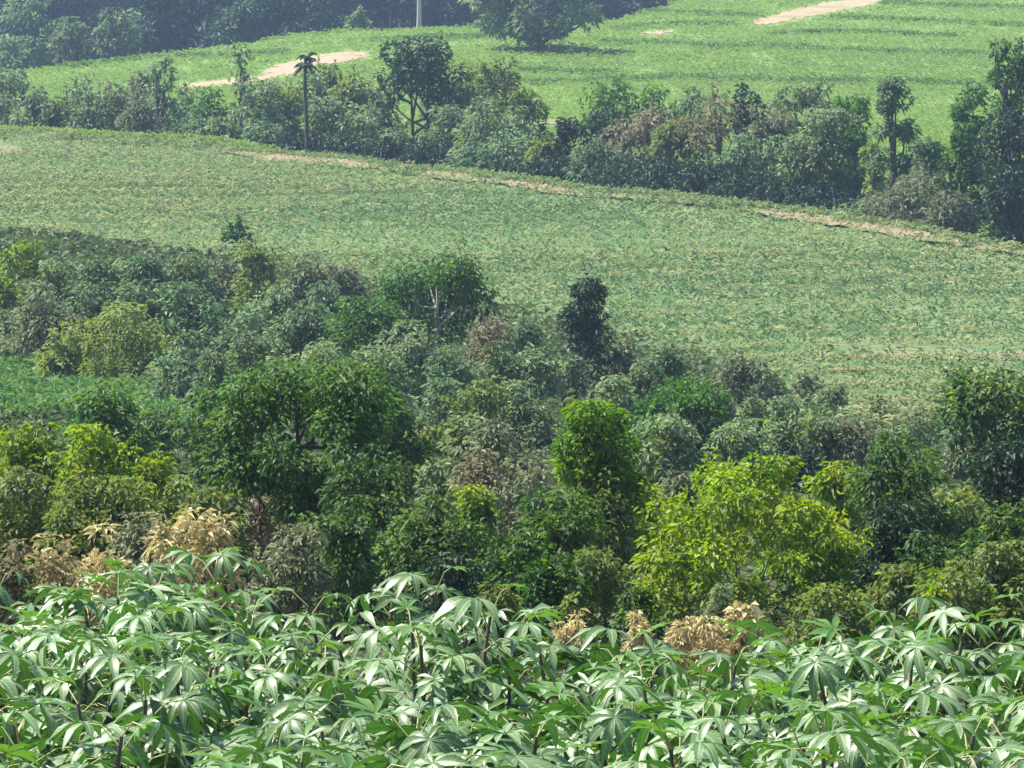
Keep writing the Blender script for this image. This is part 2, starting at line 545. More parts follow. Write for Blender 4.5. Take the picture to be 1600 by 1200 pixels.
BUND = leaf_mat('bund_grass', (0.065, 0.125, 0.028), (0.125, 0.21, 0.05), tr=0.25, spec=0.2)  # darker green stands in for the shaded faces of the banks
bx, by = [], []
for line, wd in (([(830, 133), (950, 128), (1060, 124), (1200, 128), (1400, 130), (1640, 140)], 3.0),
                 ([(940, 68), (1060, 70), (1130, 78), (1180, 74), (1260, 78), (1400, 84), (1540, 88)], 2.6),
                 ([(990, 18), (1060, 22), (1180, 27), (1330, 30), (1450, 36), (1640, 44)], 2.6),
                 ([(1290, 5), (1400, 7), (1520, 13), (1640, 16)], 2.4),
                 ([(800, 112), (860, 114), (960, 116)], 1.4),
                 ([(70, 104), (130, 104), (230, 92), (340, 90), (450, 84)], 2.0),
                 ([(580, 66), (660, 62), (760, 60)], 2.2),
                 ([(960, 50), (1000, 44), (1060, 40), (1150, 42)], 1.5),
                 ([(1200, 55), (1330, 52), (1500, 60)], 0.9)):
    pts = np.array(line, float)
    for q in np.arange(pts[0, 0], pts[-1, 0], 3.0):
        p = on_ground(q, np.interp(q, pts[:, 0], pts[:, 1]))
        kk = int(rng.integers(0, 5) * (0.5 + 0.5 * math.sin(q * 0.021 + len(line)) ** 2) + 0.5)
        bx.append(p[0] + rng.normal(0, 0.25, kk)); by.append(p[1] + rng.normal(0, wd * 0.28, kk))
bx = np.concatenate(bx); by = np.concatenate(by)
kk_ = off_strips(bx, by, 4.0)
bx, by = bx[kk_], by[kk_]
tufts('bund_grass', bx, by, 0.36, 7, 0.45, 0.14, BUND, 24, rng.uniform(0.1, 0.9, len(bx)), spread=0.7, up=0.5,
      label='tall grass along the contour banks of the far hillside, coloured dark as bank shade')

UNDER = leaf_mat('undergrowth_leaves', (0.02, 0.04, 0.015), (0.08, 0.11, 0.04), tr=0.3)
n = 14000
y = 26 + (300 - 26) * rng.uniform(0, 1, n) ** 0.75
x = rng.uniform(-1, 1, n) * (0.108 * y + 4)
hedge = (y > edge_y(x) + 3) & (y < edge_y(x) + 17)
lowb = np.interp(x / y * FPX + 800, [0, 750, 1100, 1400, 1600], [204, 169, 148, 115, 110])
ok = hedge | (y < lowb - 3)
x, y = x[ok], y[ok]
tufts('undergrowth', x, y, 0.14 + 0.0032 * y, 26, 0.0022 * y + 0.02, 0.0009 * y + 0.01, UNDER, 25, rng.uniform(0, 1, len(x)), spread=1.1, up=0.6,
      label='tangled low undergrowth filling the ground between the shrubs')
FRESH = leaf_mat('fresh_grass', (0.05, 0.115, 0.03), (0.13, 0.22, 0.07), tr=0.3)
n = 2600
y = rng.uniform(120, 143, n); x = rng.uniform(-0.108, -0.090, n) * y; x[::3] = rng.uniform(-0.088, -0.068, len(x[::3])) * y[::3]; y = np.minimum(y, 132 + 11 * (x / y < -0.0895))
tufts('fresh_grass', x, y, 0.6, 10, 0.4, 0.07, FRESH, 26, rng.uniform(0, 1, n), spread=0.5, up=1.0,
      label='vivid green tall grass clearing behind the yellow bushes')


# ------------------------------------------------------------------ trees and shrubs
def clump_centres(rng, env, n, Wd, H, R_):
    a = max(Wd / 2 - R_ * 0.75, Wd * 0.12); hz = max(H - 1.2 * R_, H * 0.25)
    u = norm(rng.normal(0, 1, (n, 3)))
    r = rng.uniform(0.45, 1.0, n)[:, None] ** 0.6
    P = u * r
    if env == 'round':
        return np.stack([P[:, 0] * a, P[:, 1] * a, R_ * 0.6 + hz * 0.5 * (1 + P[:, 2])], -1)
    if env == 'mound':
        z = np.abs(P[:, 2])
        k = 1.0 - 0.15 * (1 - z)
        return np.stack([P[:, 0] * a * k, P[:, 1] * a * k, R_ * 0.55 + hz * z], -1)
    if env == 'column':
        z = rng.uniform(0, 1, n)
        pr = np.sin(np.pi * np.clip(z * 0.82 + 0.14, 0, 1)) ** 0.6
        t = rng.uniform(0, 2 * np.pi, n); q = a * pr * rng.uniform(0.3, 1, n)
        return np.stack([np.cos(t) * q, np.sin(t) * q, R_ * 0.6 + hz * z], -1)
    if env == 'cone':
        z = rng.uniform(0, 1, n) ** 1.2
        t = rng.uniform(0, 2 * np.pi, n); q = a * (1.05 - z) * rng.uniform(0.4, 1, n) ** 0.5
        return np.stack([np.cos(t) * q, np.sin(t) * q, R_ * 0.6 + hz * z], -1)
    if env == 'flat':
        t = rng.uniform(0, 2 * np.pi, n); q = rng.uniform(0, 1, n) ** 0.5
        z = 1 - 0.45 * q ** 2 - rng.uniform(0, 0.4, n)
        return np.stack([np.cos(t) * q * a, np.sin(t) * q * a, R_ * 0.5 + hz * np.clip(z, 0, 1)], -1)
    raise ValueError(env)


def crown_mesh(rng, cc, R_, n, L, Wd, droop, fold, squash, tone, outw=1.0):
    k = rng.integers(0, len(cc), n)
    u = norm(rng.normal(0, 1, (n, 3)))
    rad = R_ * rng.uniform(0.35, 1.0, n)[:, None] ** 0.5 * rng.uniform(0.75, 1.2, len(cc))[k][:, None]
    P = cc[k] + u * rad * np.array([1, 1, squash])
    D = u * outw + rng.normal(0, 0.55, (n, 3))
    D[:, 2] = D[:, 2] * 0.6 - 0.15
    N = u * 0.55 + rng.normal(0, 0.35, (n, 3)); N[:, 2] += 0.75
    V, F = leaf_mesh(P, norm(D), norm(N), L * rng.uniform(0.6, 1.35, n), Wd * rng.uniform(0.7, 1.3, n), fold, droop)
    ct = rng.uniform(-0.32, 0.32, len(cc))
    t = np.clip(tone + ct[k] + rng.normal(0, 0.2, n), 0, 1)
    return V, F, np.repeat(t, 4)


def limbs(rng, base_r, zc, cc, z0, trunks=1, nl=9, lean=0.0, spread=0.0):
    """trunk or several stems, with limbs running into the clumps"""
    b = Bag()
    order = rng.permutation(len(cc))[:nl]
    for s in range(trunks):
        ang = rng.uniform(0, 6.28)
        off = np.array([math.cos(ang), math.sin(ang), 0]) * spread
        tgt = cc[order[s % len(order)]] if trunks > 1 else np.array([lean, 0, zc])
        pts = []
        for i in range(7):
            t = i / 6
            p = off * (1 - t * 0.2) + np.array([tgt[0] * t ** 1.3, tgt[1] * t ** 1.3, -0.15 + (tgt[2] + 0.15) * t])
            p[:2] += rng.normal(0, base_r * 0.5, 2) * (0 < i < 6)
            pts.append(p)
        pts = np.array(pts)
        V, F = tube(pts, base_r * (1 - 0.75 * np.linspace(0, 1, 7)) * (1 if trunks == 1 else 0.7), 7)
        b.add(V, F)
        for j in order[s::trunks]:
            t = rng.uniform(0.4, 0.9)
            q = np.array([np.interp(t, np.linspace(0, 1, 7), pts[:, m]) for m in range(3)])
            e = cc[j]
            mid = (q + e) / 2 + np.array([0, 0, -0.08 * np.linalg.norm(e - q)]) + rng.normal(0, 0.04, 3) * np.linalg.norm(e - q)
            V, F = tube(np.array([q, mid, e]), np.array([0.42, 0.28, 0.08]) * base_r, 5)
            b.add(V, F)
    return b


ENVS = {  # clumps, clump radius / width, crown bottom as a share of the height
    'round': (34, 0.155, 0.30), 'mound': (40, 0.15, 0.0), 'column': (24, 0.22, 0.12), 'cone': (26, 0.2, 0.0), 'flat': (30, 0.15, 0.45),
}
FLUSH = {'dark': 'green', 'green': 'bright', 'olive': 'grey', 'grey': 'olive', 'blue': 'grey', 'brown': 'grey', 'yellow': 'bright', 'bright': 'yellow'}
LOG = []


_Yg = np.arange(26, 210, 0.5)


def base_distance(px, base):
    x = _Yg * (px - 800) / FPX
    _, gp = project(x, _Yg, terrain(x, _Yg))
    hit = gp <= base
    return float(_Yg[np.argmax(hit)]) if hit.any() else 205.0


def plant(spec, seed):
    px, top, wpx, Y, mat, env, name, label = spec[:8]
    opt = spec[8] if len(spec) > 8 else {}
    wpx = wpx * opt.get('wide', 1.0)
    if opt.get('k'):
        Y = base_distance(px, top + max(opt['k'] * wpx, 50))
    rng = np.random.default_rng(seed * 7 + 13)
    ppm = FPX / Y
    T = at(px, top, Y)
    gzz = float(terrain(T[0], Y))
    H = max(T[2] - gzz, 0.5)
    Wd = wpx / ppm
    LOG.append((name, round(H, 1), round(Wd, 1), px, top, Y))
    nc, rc, cb = ENVS[env]
    nc = opt.get('clumps', nc); rc = opt.get('rc', rc); cb = opt.get('bottom', cb)
    lp = opt.get('leaf', 12 if Y < 85 else (9 if Y < 190 else 8.5))
    L = lp / ppm; lw = L * opt.get('asp', 0.5)
    cb = max(cb, 1 - 1.7 * Wd / H) if env != 'column' else cb
    Hc = H * (1 - cb)
    Rr = rc * min(Wd, Hc * 1.5)
    if Hc > 2.2 * Wd and env in ('mound', 'round'):
        nc = int(nc * min(Hc / Wd * 0.6, 2.2))
    cc = clump_centres(rng, env, nc, Wd, Hc, Rr)
    cc[:, 2] += H * cb
    vis = min(Hc, opt.get('vis', 9e9))
    nl = int(np.clip(opt.get('cov', 5.5) * Wd * Hc / (L * lw), 250, opt.get('max', 16000)))
    V, F, t = crown_mesh(rng, cc, Rr, nl, L, lw, opt.get('droop', 0.25), 0.25, opt.get('squash', 0.62), opt.get('tone', 0.45), opt.get('outw', 1.0))
    f = np.interp(V[:, 2], [0, H * cb, max(np.quantile(V[:, 2], 0.997), H * cb + 0.1)], [0, H * cb, H])
    V[:, 2] = np.maximum(f, 0.02)
    ns = opt.get('shoots', 16 if env != 'flat' else 8)
    j = rng.integers(0, len(cc), ns)
    sdir = norm(np.stack([cc[j, 0] * 0.7 / Wd + rng.normal(0, .35, ns), cc[j, 1] * 0.7 / Wd + rng.normal(0, .35, ns), rng.uniform(.5, 1.1, ns)], -1))
    slen = rng.uniform(.10, .26, ns) * min(Wd, Hc * 1.3) + Rr * 0.7
    tt_ = rng.uniform(.35, 1.0, (ns, 14))
    SP = (cc[j][:, None] + sdir[:, None] * (slen[:, None] * tt_)[..., None]).reshape(-1, 3)
    SD = (np.repeat(sdir, 14, 0) * 0.7 + rng.normal(0, .6, (ns * 14, 3)))
    SN = rng.normal(0, .4, (ns * 14, 3)); SN[:, 2] += 0.8
    V2, F2 = leaf_mesh(SP, SD, norm(SN), L * rng.uniform(.6, 1.2, ns * 14), lw * rng.uniform(.6, 1.0, ns * 14), .25, .25)
    F = np.concatenate([F, F2 + len(V)]); V = np.concatenate([V, V2])
    t = np.concatenate([t, np.repeat(np.clip(opt.get('tone', .45) + rng.normal(.1, .2, ns * 14), 0, 1), 4)])
    V[:, 2] = np.maximum(V[:, 2], 0.02)
    root = empty(name, (T[0], Y, gzz), 0)
    tree = 'tree' in name or 'palm' in name
    cro = build('crown' if tree else 'foliage', V, F, M[mat], root, t)
    if mat in FLUSH and 'fresh' not in opt and Y < 300:
        opt = dict(opt, fresh=rng.uniform(.05, .16), freshmat=FLUSH[mat])
    if opt.get('fresh'):      # a flush of new yellow-green leaves at the shoot tips
        kz = cc[cc[:, 2] > np.quantile(cc[:, 2], 1 - opt['fresh'])]
        V, F, t = crown_mesh(rng, kz, Rr * 1.05, int(nl * opt['fresh'] * 0.55), L, lw, 0.2, 0.25, 0.75, 0.6)
        build('young_leaves', V, F, M[opt.get('freshmat', 'yellow')], root, t)
    br = opt.get('bark_r', max(0.022 * H, 0.03) if tree else max(0.012 * H, 0.02))
    tk = limbs(rng, br, H * (0.8 if env != 'flat' else 0.7), cc, 0, opt.get('trunks', 1 if tree else 5), opt.get('limbs', 10), opt.get('lean', rng.normal(0, 0.04 * H)), opt.get('spread', 0.0 if tree else 0.1))
    for a_ in range(ns):
        TV, TF = tube([cc[j[a_]] - sdir[a_] * Rr, cc[j[a_]] + sdir[a_] * slen[a_] * .95], [L * .09, L * .03], 4)
        tk.add(TV, TF)
    tk.build('trunk' if tree else 'stem', PALE if opt.get('pale') else (BARK if tree else GREYBARK), root, smooth=True)
    tag(root, label, opt.get('cat', 'tree' if tree else ('bush' if 'bush' in name else 'shrub')), opt.get('group'))
    return root


# rows: centre px, top px, width px, distance, leaves, outline, name, label, options
FOREST = [
    (45, -12, 135, 436, 'grey', 'round', 'tree', 'bushy blue-green tree at the forest corner, crowns piled highest in the top left', dict(tone=.35, bottom=.05, clumps=34)),
    (112, 26, 110, 431, 'grey', 'mound', 'tree', 'rounded blue-green tree lit on top, second in along the left forest edge', dict(tone=.45)),
    (183, 12, 105, 432, 'grey', 'mound', 'tree', 'broad grey-green forest-edge tree standing just left of the dark trunks', dict(tone=.4)),
    (22, 58, 92, 424, 'blue', 'mound', 'tree', 'low blue-green tree leaning over the left end of the far grass', dict(tone=.4)),
    (245, -30, 95, 446, 'deep', 'round', 'tree', 'dark forest tree with upright bare trunks beside the lit blue-green crowns', dict(tone=.6, trunks=3, spread=.8, bottom=.3)),
    (310, -45, 130, 462, 'forest', 'round', 'tree', 'shadowy forest tree over the left half of the grass crest', dict(tone=.6, bottom=.1)),
    (385, -40, 125, 458, 'deep', 'round', 'tree', 'dark forest tree with a greyish lit shoulder above the crest', dict(tone=.9, bottom=.1)),
    (460, -50, 130, 458, 'deep', 'round', 'tree', 'dull blue forest tree behind the lone palm-like tree', dict(tone=.8, bottom=.1)),
    (530, -50, 120, 480, 'forest', 'round', 'tree', 'near-black forest tree behind the small round pale bush', dict(tone=.35, bottom=.05)),
    (600, -55, 120, 484, 'forest', 'round', 'tree', 'near-black forest tree just left of the pale bare trunk', dict(tone=.25, bottom=.05)),
    (680, -55, 120, 486, 'forest', 'round', 'tree', 'near-black forest tree just right of the pale bare trunk', dict(tone=.25, bottom=.05)),
    (750, -50, 120, 488, 'forest', 'round', 'tree', 'dark forest tree behind the left edge of the lone round tree', dict(tone=.35, bottom=.05)),
    (830, -60, 130, 492, 'forest', 'round', 'tree', 'dark forest tree directly behind the lone round tree', dict(tone=.3, bottom=.05)),
    (915, -55, 120, 494, 'forest', 'round', 'tree', 'dark forest tree behind the right edge of the lone round tree', dict(tone=.3, bottom=.05)),
    (985, -50, 110, 500, 'forest', 'round', 'tree', 'blue-black forest tree in the dip right of the lone round tree', dict(tone=.45, bottom=.05)),
    (1045, -45, 100, 506, 'forest', 'round', 'tree', 'last dark forest tree before the grass slope reaches the top edge', dict(tone=.5, bottom=.05)),
    (110, -70, 150, 560, 'forest', 'round', 'tree', 'tall deep-shade forest tree seen between the two lit top left crowns', dict(tone=.3, bottom=0)),
    (200, -60, 140, 530, 'forest', 'round', 'tree', 'tall deep-shade forest tree rising behind the left edge trees', dict(tone=.3, bottom=0)),
    (350, -70, 150, 535, 'forest', 'round', 'tree', 'tall deep-shade forest tree in the second rank over the left crest', dict(tone=.3, bottom=0)),
    (500, -70, 150, 535, 'forest', 'round', 'tree', 'tall deep-shade forest tree in the second rank above the palm-like tree', dict(tone=.25, bottom=0)),
    (640, -70, 150, 535, 'forest', 'round', 'tree', 'tall deep-shade forest tree in the second rank behind the pale trunk', dict(tone=.2, bottom=0)),
    (780, -70, 150, 540, 'forest', 'round', 'tree', 'tall deep-shade forest tree in the second rank left of the lone tree top', dict(tone=.2, bottom=0)),
    (920, -70, 150, 545, 'forest', 'round', 'tree', 'tall deep-shade forest tree in the second rank right of the lone tree top', dict(tone=.25, bottom=0)),
    (60, -70, 160, 520, 'forest', 'round', 'tree', 'tall deep-shade forest tree behind the top left corner crowns', dict(tone=.3, bottom=0)),
    (558, 16, 42, 424, 'grey', 'mound', 'bush', 'small round pale bush on the grass crest before the black forest', dict(tone=.7)),
    (842, -48, 232, 401, 'grey', 'round', 'tree', 'large lone spreading tree with several trunks on the bright green hill', dict(tone=.6, bottom=.07, clumps=64, rc=.105, trunks=3, spread=.6, bark_r=.34, leaf=10, cov=10, lean=0, limbs=8, max=22000)),
]
HEDGE = [  # options 'off' = metres beyond the field edge; distance filled in below
    (12, 112, 80, 20, 'grey', 'round', 'tree', 'grey-green tree at the left picture edge above the tan bank', {}),
    (2, 165, 70, 8, 'grey', 'mound', 'shrub', 'grey shrub at the left end of the hedgerow beneath the edge tree', {}),
    (62, 150, 66, 8, 'grey', 'mound', 'shrub', 'grey-green hedgerow shrub, second from the left end', {}),
    (100, 168, 64, 9, 'olive', 'mound', 'shrub', 'low olive shrub beneath the open grass at the hedgerow left end', {}),
    (142, 158, 62, 9, 'grey', 'mound', 'shrub', 'grey-green shrub left of the purplish twiggy shrubs in the hedgerow', {}),
    (183, 140, 70, 12, 'brown', 'mound', 'shrub', 'purplish grey twiggy shrub left of the thin bare tree', dict(cov=3)),
    (222, 152, 62, 8, 'brown', 'mound', 'shrub', 'purplish grey twiggy shrub at the foot of the thin bare tree', dict(cov=3)),
    (255, 92, 52, 11, 'grey', 'round', 'tree', 'thin bare tree with a few twigs before the left grass field', dict(cov=1.0, bottom=.35, limbs=16, bark_r=.16, clumps=16)),
    (292, 146, 72, 14, 'grey', 'mound', 'shrub', 'grey-green shrub right of the thin bare tree below the pale track', {}),
    (334, 152, 72, 9, 'green', 'mound', 'shrub', 'greener shrub between the bare tree and the narrow feathery tree', dict(tone=.3)),
    (376, 72, 46, 14, 'grey', 'column', 'tree', 'narrow feathery tree crossing the pale dirt track', dict(cov=2.2)),
    (404, 140, 84, 10, 'grey', 'mound', 'shrub', 'grey-green shrub at the foot of the narrow feathery tree', {}),
    (442, 142, 78, 16, 'olive', 'mound', 'shrub', 'olive shrub just left of the palm-like tree trunk', {}),
    (512, 104, 92, 28, 'olive', 'mound', 'shrub', 'olive-green shrub on the slope right of the palm-like tree, below the track', {}),
    (556, 118, 80, 28, 'olive', 'mound', 'shrub', 'olive-green shrub between the dirt track end and the umbrella tree', {}),
    (520, 155, 92, 10, 'grey', 'mound', 'shrub', 'tall grey-green hedgerow shrub right of the palm-like trunk', {}),
    (560, 176, 74, 9, 'grey', 'mound', 'shrub', 'tall grey-green hedgerow shrub left of the umbrella tree trunks', {}),
    (652, 62, 140, 13, 'deep', 'flat', 'tree', 'umbrella-shaped dark tree on two straight trunks in the hedgerow', dict(trunks=2, bottom=.42, bark_r=.2, tone=.75, spread=.4, clumps=36)),
    (728, 98, 90, 27, 'olive', 'mound', 'shrub', 'yellowish olive shrub mass right behind the umbrella tree', dict(tone=.6)),
    (776, 92, 72, 28, 'olive', 'mound', 'shrub', 'tall yellowish shrub at the right end of the bright olive mass', dict(tone=.65)),
    (716, 168, 96, 14, 'grey', 'mound', 'shrub', 'drooping grey-green shrub just right of the umbrella tree trunks', {}),
    (764, 158, 100, 10, 'grey', 'mound', 'shrub', 'arching grey-green shrub left of the grass gap in the hedgerow', {}),
    (622, 208, 70, 7, 'grey', 'mound', 'shrub', 'low pale shrub in front of the umbrella tree trunks', {}),
    (300, 195, 66, 5, 'blue', 'mound', 'shrub', 'small blue-green shrub at the path start, front of the hedgerow', {}),
    (352, 200, 72, 5, 'grey', 'mound', 'shrub', 'small grey shrub above the left stretch of the tan field path', {}),
    (412, 206, 76, 5, 'blue', 'mound', 'shrub', 'dark shrub just above the broad tan stretch of the field path', {}),
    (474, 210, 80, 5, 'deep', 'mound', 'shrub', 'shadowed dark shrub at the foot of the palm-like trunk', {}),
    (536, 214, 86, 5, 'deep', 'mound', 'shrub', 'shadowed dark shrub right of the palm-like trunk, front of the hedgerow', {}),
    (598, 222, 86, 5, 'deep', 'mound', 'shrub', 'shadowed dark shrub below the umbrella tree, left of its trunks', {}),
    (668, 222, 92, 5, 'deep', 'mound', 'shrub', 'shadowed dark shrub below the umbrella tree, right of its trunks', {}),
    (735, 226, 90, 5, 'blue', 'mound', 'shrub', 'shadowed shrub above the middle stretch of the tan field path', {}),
    (798, 210, 92, 6, 'blue', 'mound', 'shrub', 'dark arching shrub below the left side of the grass gap', {}),
    (806, 170, 56, 16, 'grey', 'mound', 'shrub', 'upright grey-green shrub at the left side of the grass gap', {}),
    (852, 218, 64, 6, 'olive', 'mound', 'shrub', 'olive shrub filling the low middle of the grass gap', {}),
    (892, 188, 66, 9, 'deep', 'round', 'tree', 'small dark round-headed tree at the right side of the grass gap', dict(tone=.5)),
    (938, 174, 72, 12, 'deep', 'mound', 'shrub', 'dark shrub clump below the spiky grey-green tree', dict(tone=.6)),
    (932, 220, 72, 6, 'blue', 'mound', 'shrub', 'pale-rimmed round shrub right of the grass gap', dict(tone=.6)),
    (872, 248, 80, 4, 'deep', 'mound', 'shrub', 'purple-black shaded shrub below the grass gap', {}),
    (958, 132, 108, 20, 'green', 'round', 'tree', 'spiky grey-green tree with outstretched branches right of the grass gap', dict(tone=.15, cov=3.2)),
    (1028, 138, 78, 24, 'green', 'round', 'tree', 'thin green tree beside the spiky tree, tops against the grass', dict(tone=.1, cov=3)),
    (1002, 172, 108, 14, 'pink', 'mound', 'shrub', 'pinkish straw-coloured shrub below the spiky grey-green tree', dict(cov=4)),
    (1056, 190, 84, 12, 'olive', 'mound', 'shrub', 'olive shrub between the straw-coloured shrub and the forked bare tree', {}),
    (1114, 150, 118, 12, 'pink', 'flat', 'tree', 'forked half-bare tree with a ruddy spreading top', dict(cov=1.5, bottom=.45, bark_r=.15, limbs=16, trunks=2, spread=.15)),
    (1166, 136, 52, 17, 'deep', 'round', 'tree', 'dark narrow tree top rising behind the forked bare tree', dict(tone=.6)),
    (1208, 166, 96, 12, 'brown', 'mound', 'shrub', 'brownish grey shrub right of the forked bare tree', {}),
    (1256, 132, 108, 19, 'grey', 'round', 'tree', 'grey-green hedgerow tree with a curving crown right of the ruddy tree', dict(cov=4)),
    (1300, 174, 90, 12, 'grey', 'mound', 'shrub', 'rounded grey shrub below the curving grey-green crown', {}),
    (1244, 214, 92, 9, 'grey', 'mound', 'shrub', 'grey-green shrub under the curving crown, middle of the hedgerow', {}),
    (1160, 216, 92, 8, 'blue', 'mound', 'shrub', 'blue-green shrub right under the forked bare tree', {}),
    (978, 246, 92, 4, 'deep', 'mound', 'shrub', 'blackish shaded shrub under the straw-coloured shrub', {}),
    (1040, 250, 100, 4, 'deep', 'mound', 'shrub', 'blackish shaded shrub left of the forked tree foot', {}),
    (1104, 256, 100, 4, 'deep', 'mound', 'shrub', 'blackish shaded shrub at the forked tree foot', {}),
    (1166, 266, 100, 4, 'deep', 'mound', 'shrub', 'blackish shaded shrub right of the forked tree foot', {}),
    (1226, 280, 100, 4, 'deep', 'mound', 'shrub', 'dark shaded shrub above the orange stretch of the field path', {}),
    (1290, 292, 92, 4, 'deep', 'mound', 'shrub', 'dark shaded shrub just left of the white stump', {}),
    (1336, 322, 66, 4, 'blue', 'mound', 'shrub', 'small blue-grey shrub against the white stump', {}),
    (1396, 124, 66, 12, 'blue', 'column', 'tree', 'tall narrow dark tree standing alone against the hill grass', dict(tone=.3, cov=4)),
    (1442, 218, 66, 10, 'blue', 'round', 'tree', 'small loose dark tree right of the tall narrow tree', dict(cov=3)),
    (1432, 272, 128, 5, 'brown', 'mound', 'shrub', 'arching grey-brown shrub with drooping twigs near the white stump', dict(cov=4)),
    (1372, 305, 64, 5, 'brown', 'mound', 'shrub', 'small grey-brown shrub directly behind the white stump', {}),
    (1486, 302, 84, 5, 'brown', 'mound', 'shrub', 'brownish shrub between the arching shrub and the big right-edge tree', {}),
    (1518, 138, 68, 15, 'dark', 'round', 'tree', 'dark green tree with a pointed top left of the tallest right-edge tree', dict(tone=.35)),
    (1506, 196, 96, 10, 'green', 'mound', 'tree', 'mid-green bushy tree below the pointed dark top', dict(tone=.15)),
    (1582, 64, 78, 16, 'dark', 'round', 'tree', 'tallest dark tree at the right edge of the hedgerow', dict(tone=.35, bottom=.45, cov=4)),
    (1590, 170, 120, 9, 'deep', 'round', 'tree', 'big dark tree on slim pale trunks at the right end of the hedgerow', dict(tone=.5, trunks=3, bottom=.42, pale=True, bark_r=.11, spread=.5)),
    (1336, 205, 56, 14, 'green', 'column', 'tree', 'slender light green sapling right of the rounded grey shrub', dict(tone=.3, cov=3)),
    (1362, 232, 50, 12, 'olive', 'column', 'tree', 'slender olive sapling between the grey shrubs and the tall narrow tree', dict(tone=.5, cov=3)),
    (1424, 190, 56, 15, 'green', 'column', 'tree', 'slender green sapling close behind the tall narrow tree', dict(tone=.25, cov=3)),
    (1468, 225, 60, 12, 'green', 'column', 'tree', 'slender green sapling left of the mid-green bushy tree', dict(tone=.2, cov=3)),
    (1080, 140, 60, 19, 'grey', 'round', 'tree', 'thin grey-green tree rising left of the ruddy tree top', dict(cov=3)),
    (1330, 150, 70, 20, 'green', 'round', 'tree', 'loose light green tree right of the curving grey-green crown', dict(tone=.2, cov=3)),
    (604, 146, 66, 19, 'grey', 'mound', 'shrub', 'grey-green shrub behind the left side of the umbrella tree trunks', {}),
    (684, 150, 62, 18, 'grey', 'mound', 'shrub', 'grey-green shrub behind the right side of the umbrella tree trunks', {}),
    (470, 120, 90, 22, 'grey', 'mound', 'shrub', 'grey-green shrub close behind the palm-like trunk', {}),
    (820, 140, 60, 22, 'olive', 'mound', 'shrub', 'olive shrub at the upper left rim of the grass gap', {}),
    (752, 138, 70, 20, 'olive', 'mound', 'shrub', 'olive shrub under the yellowish mass right of the umbrella tree', {}),
    (230, 128, 60, 16, 'brown', 'mound', 'shrub', 'wispy grey shrub close behind the thin bare tree', dict(cov=3)),
    (120, 135, 60, 18, 'grey', 'mound', 'shrub', 'wispy grey-green shrub at the lower rim of the left grass field', dict(cov=3)),
    (1584, 262, 110, 5, 'deep', 'mound', 'shrub', 'blackish shrub beneath the big right-edge tree', dict()),
]
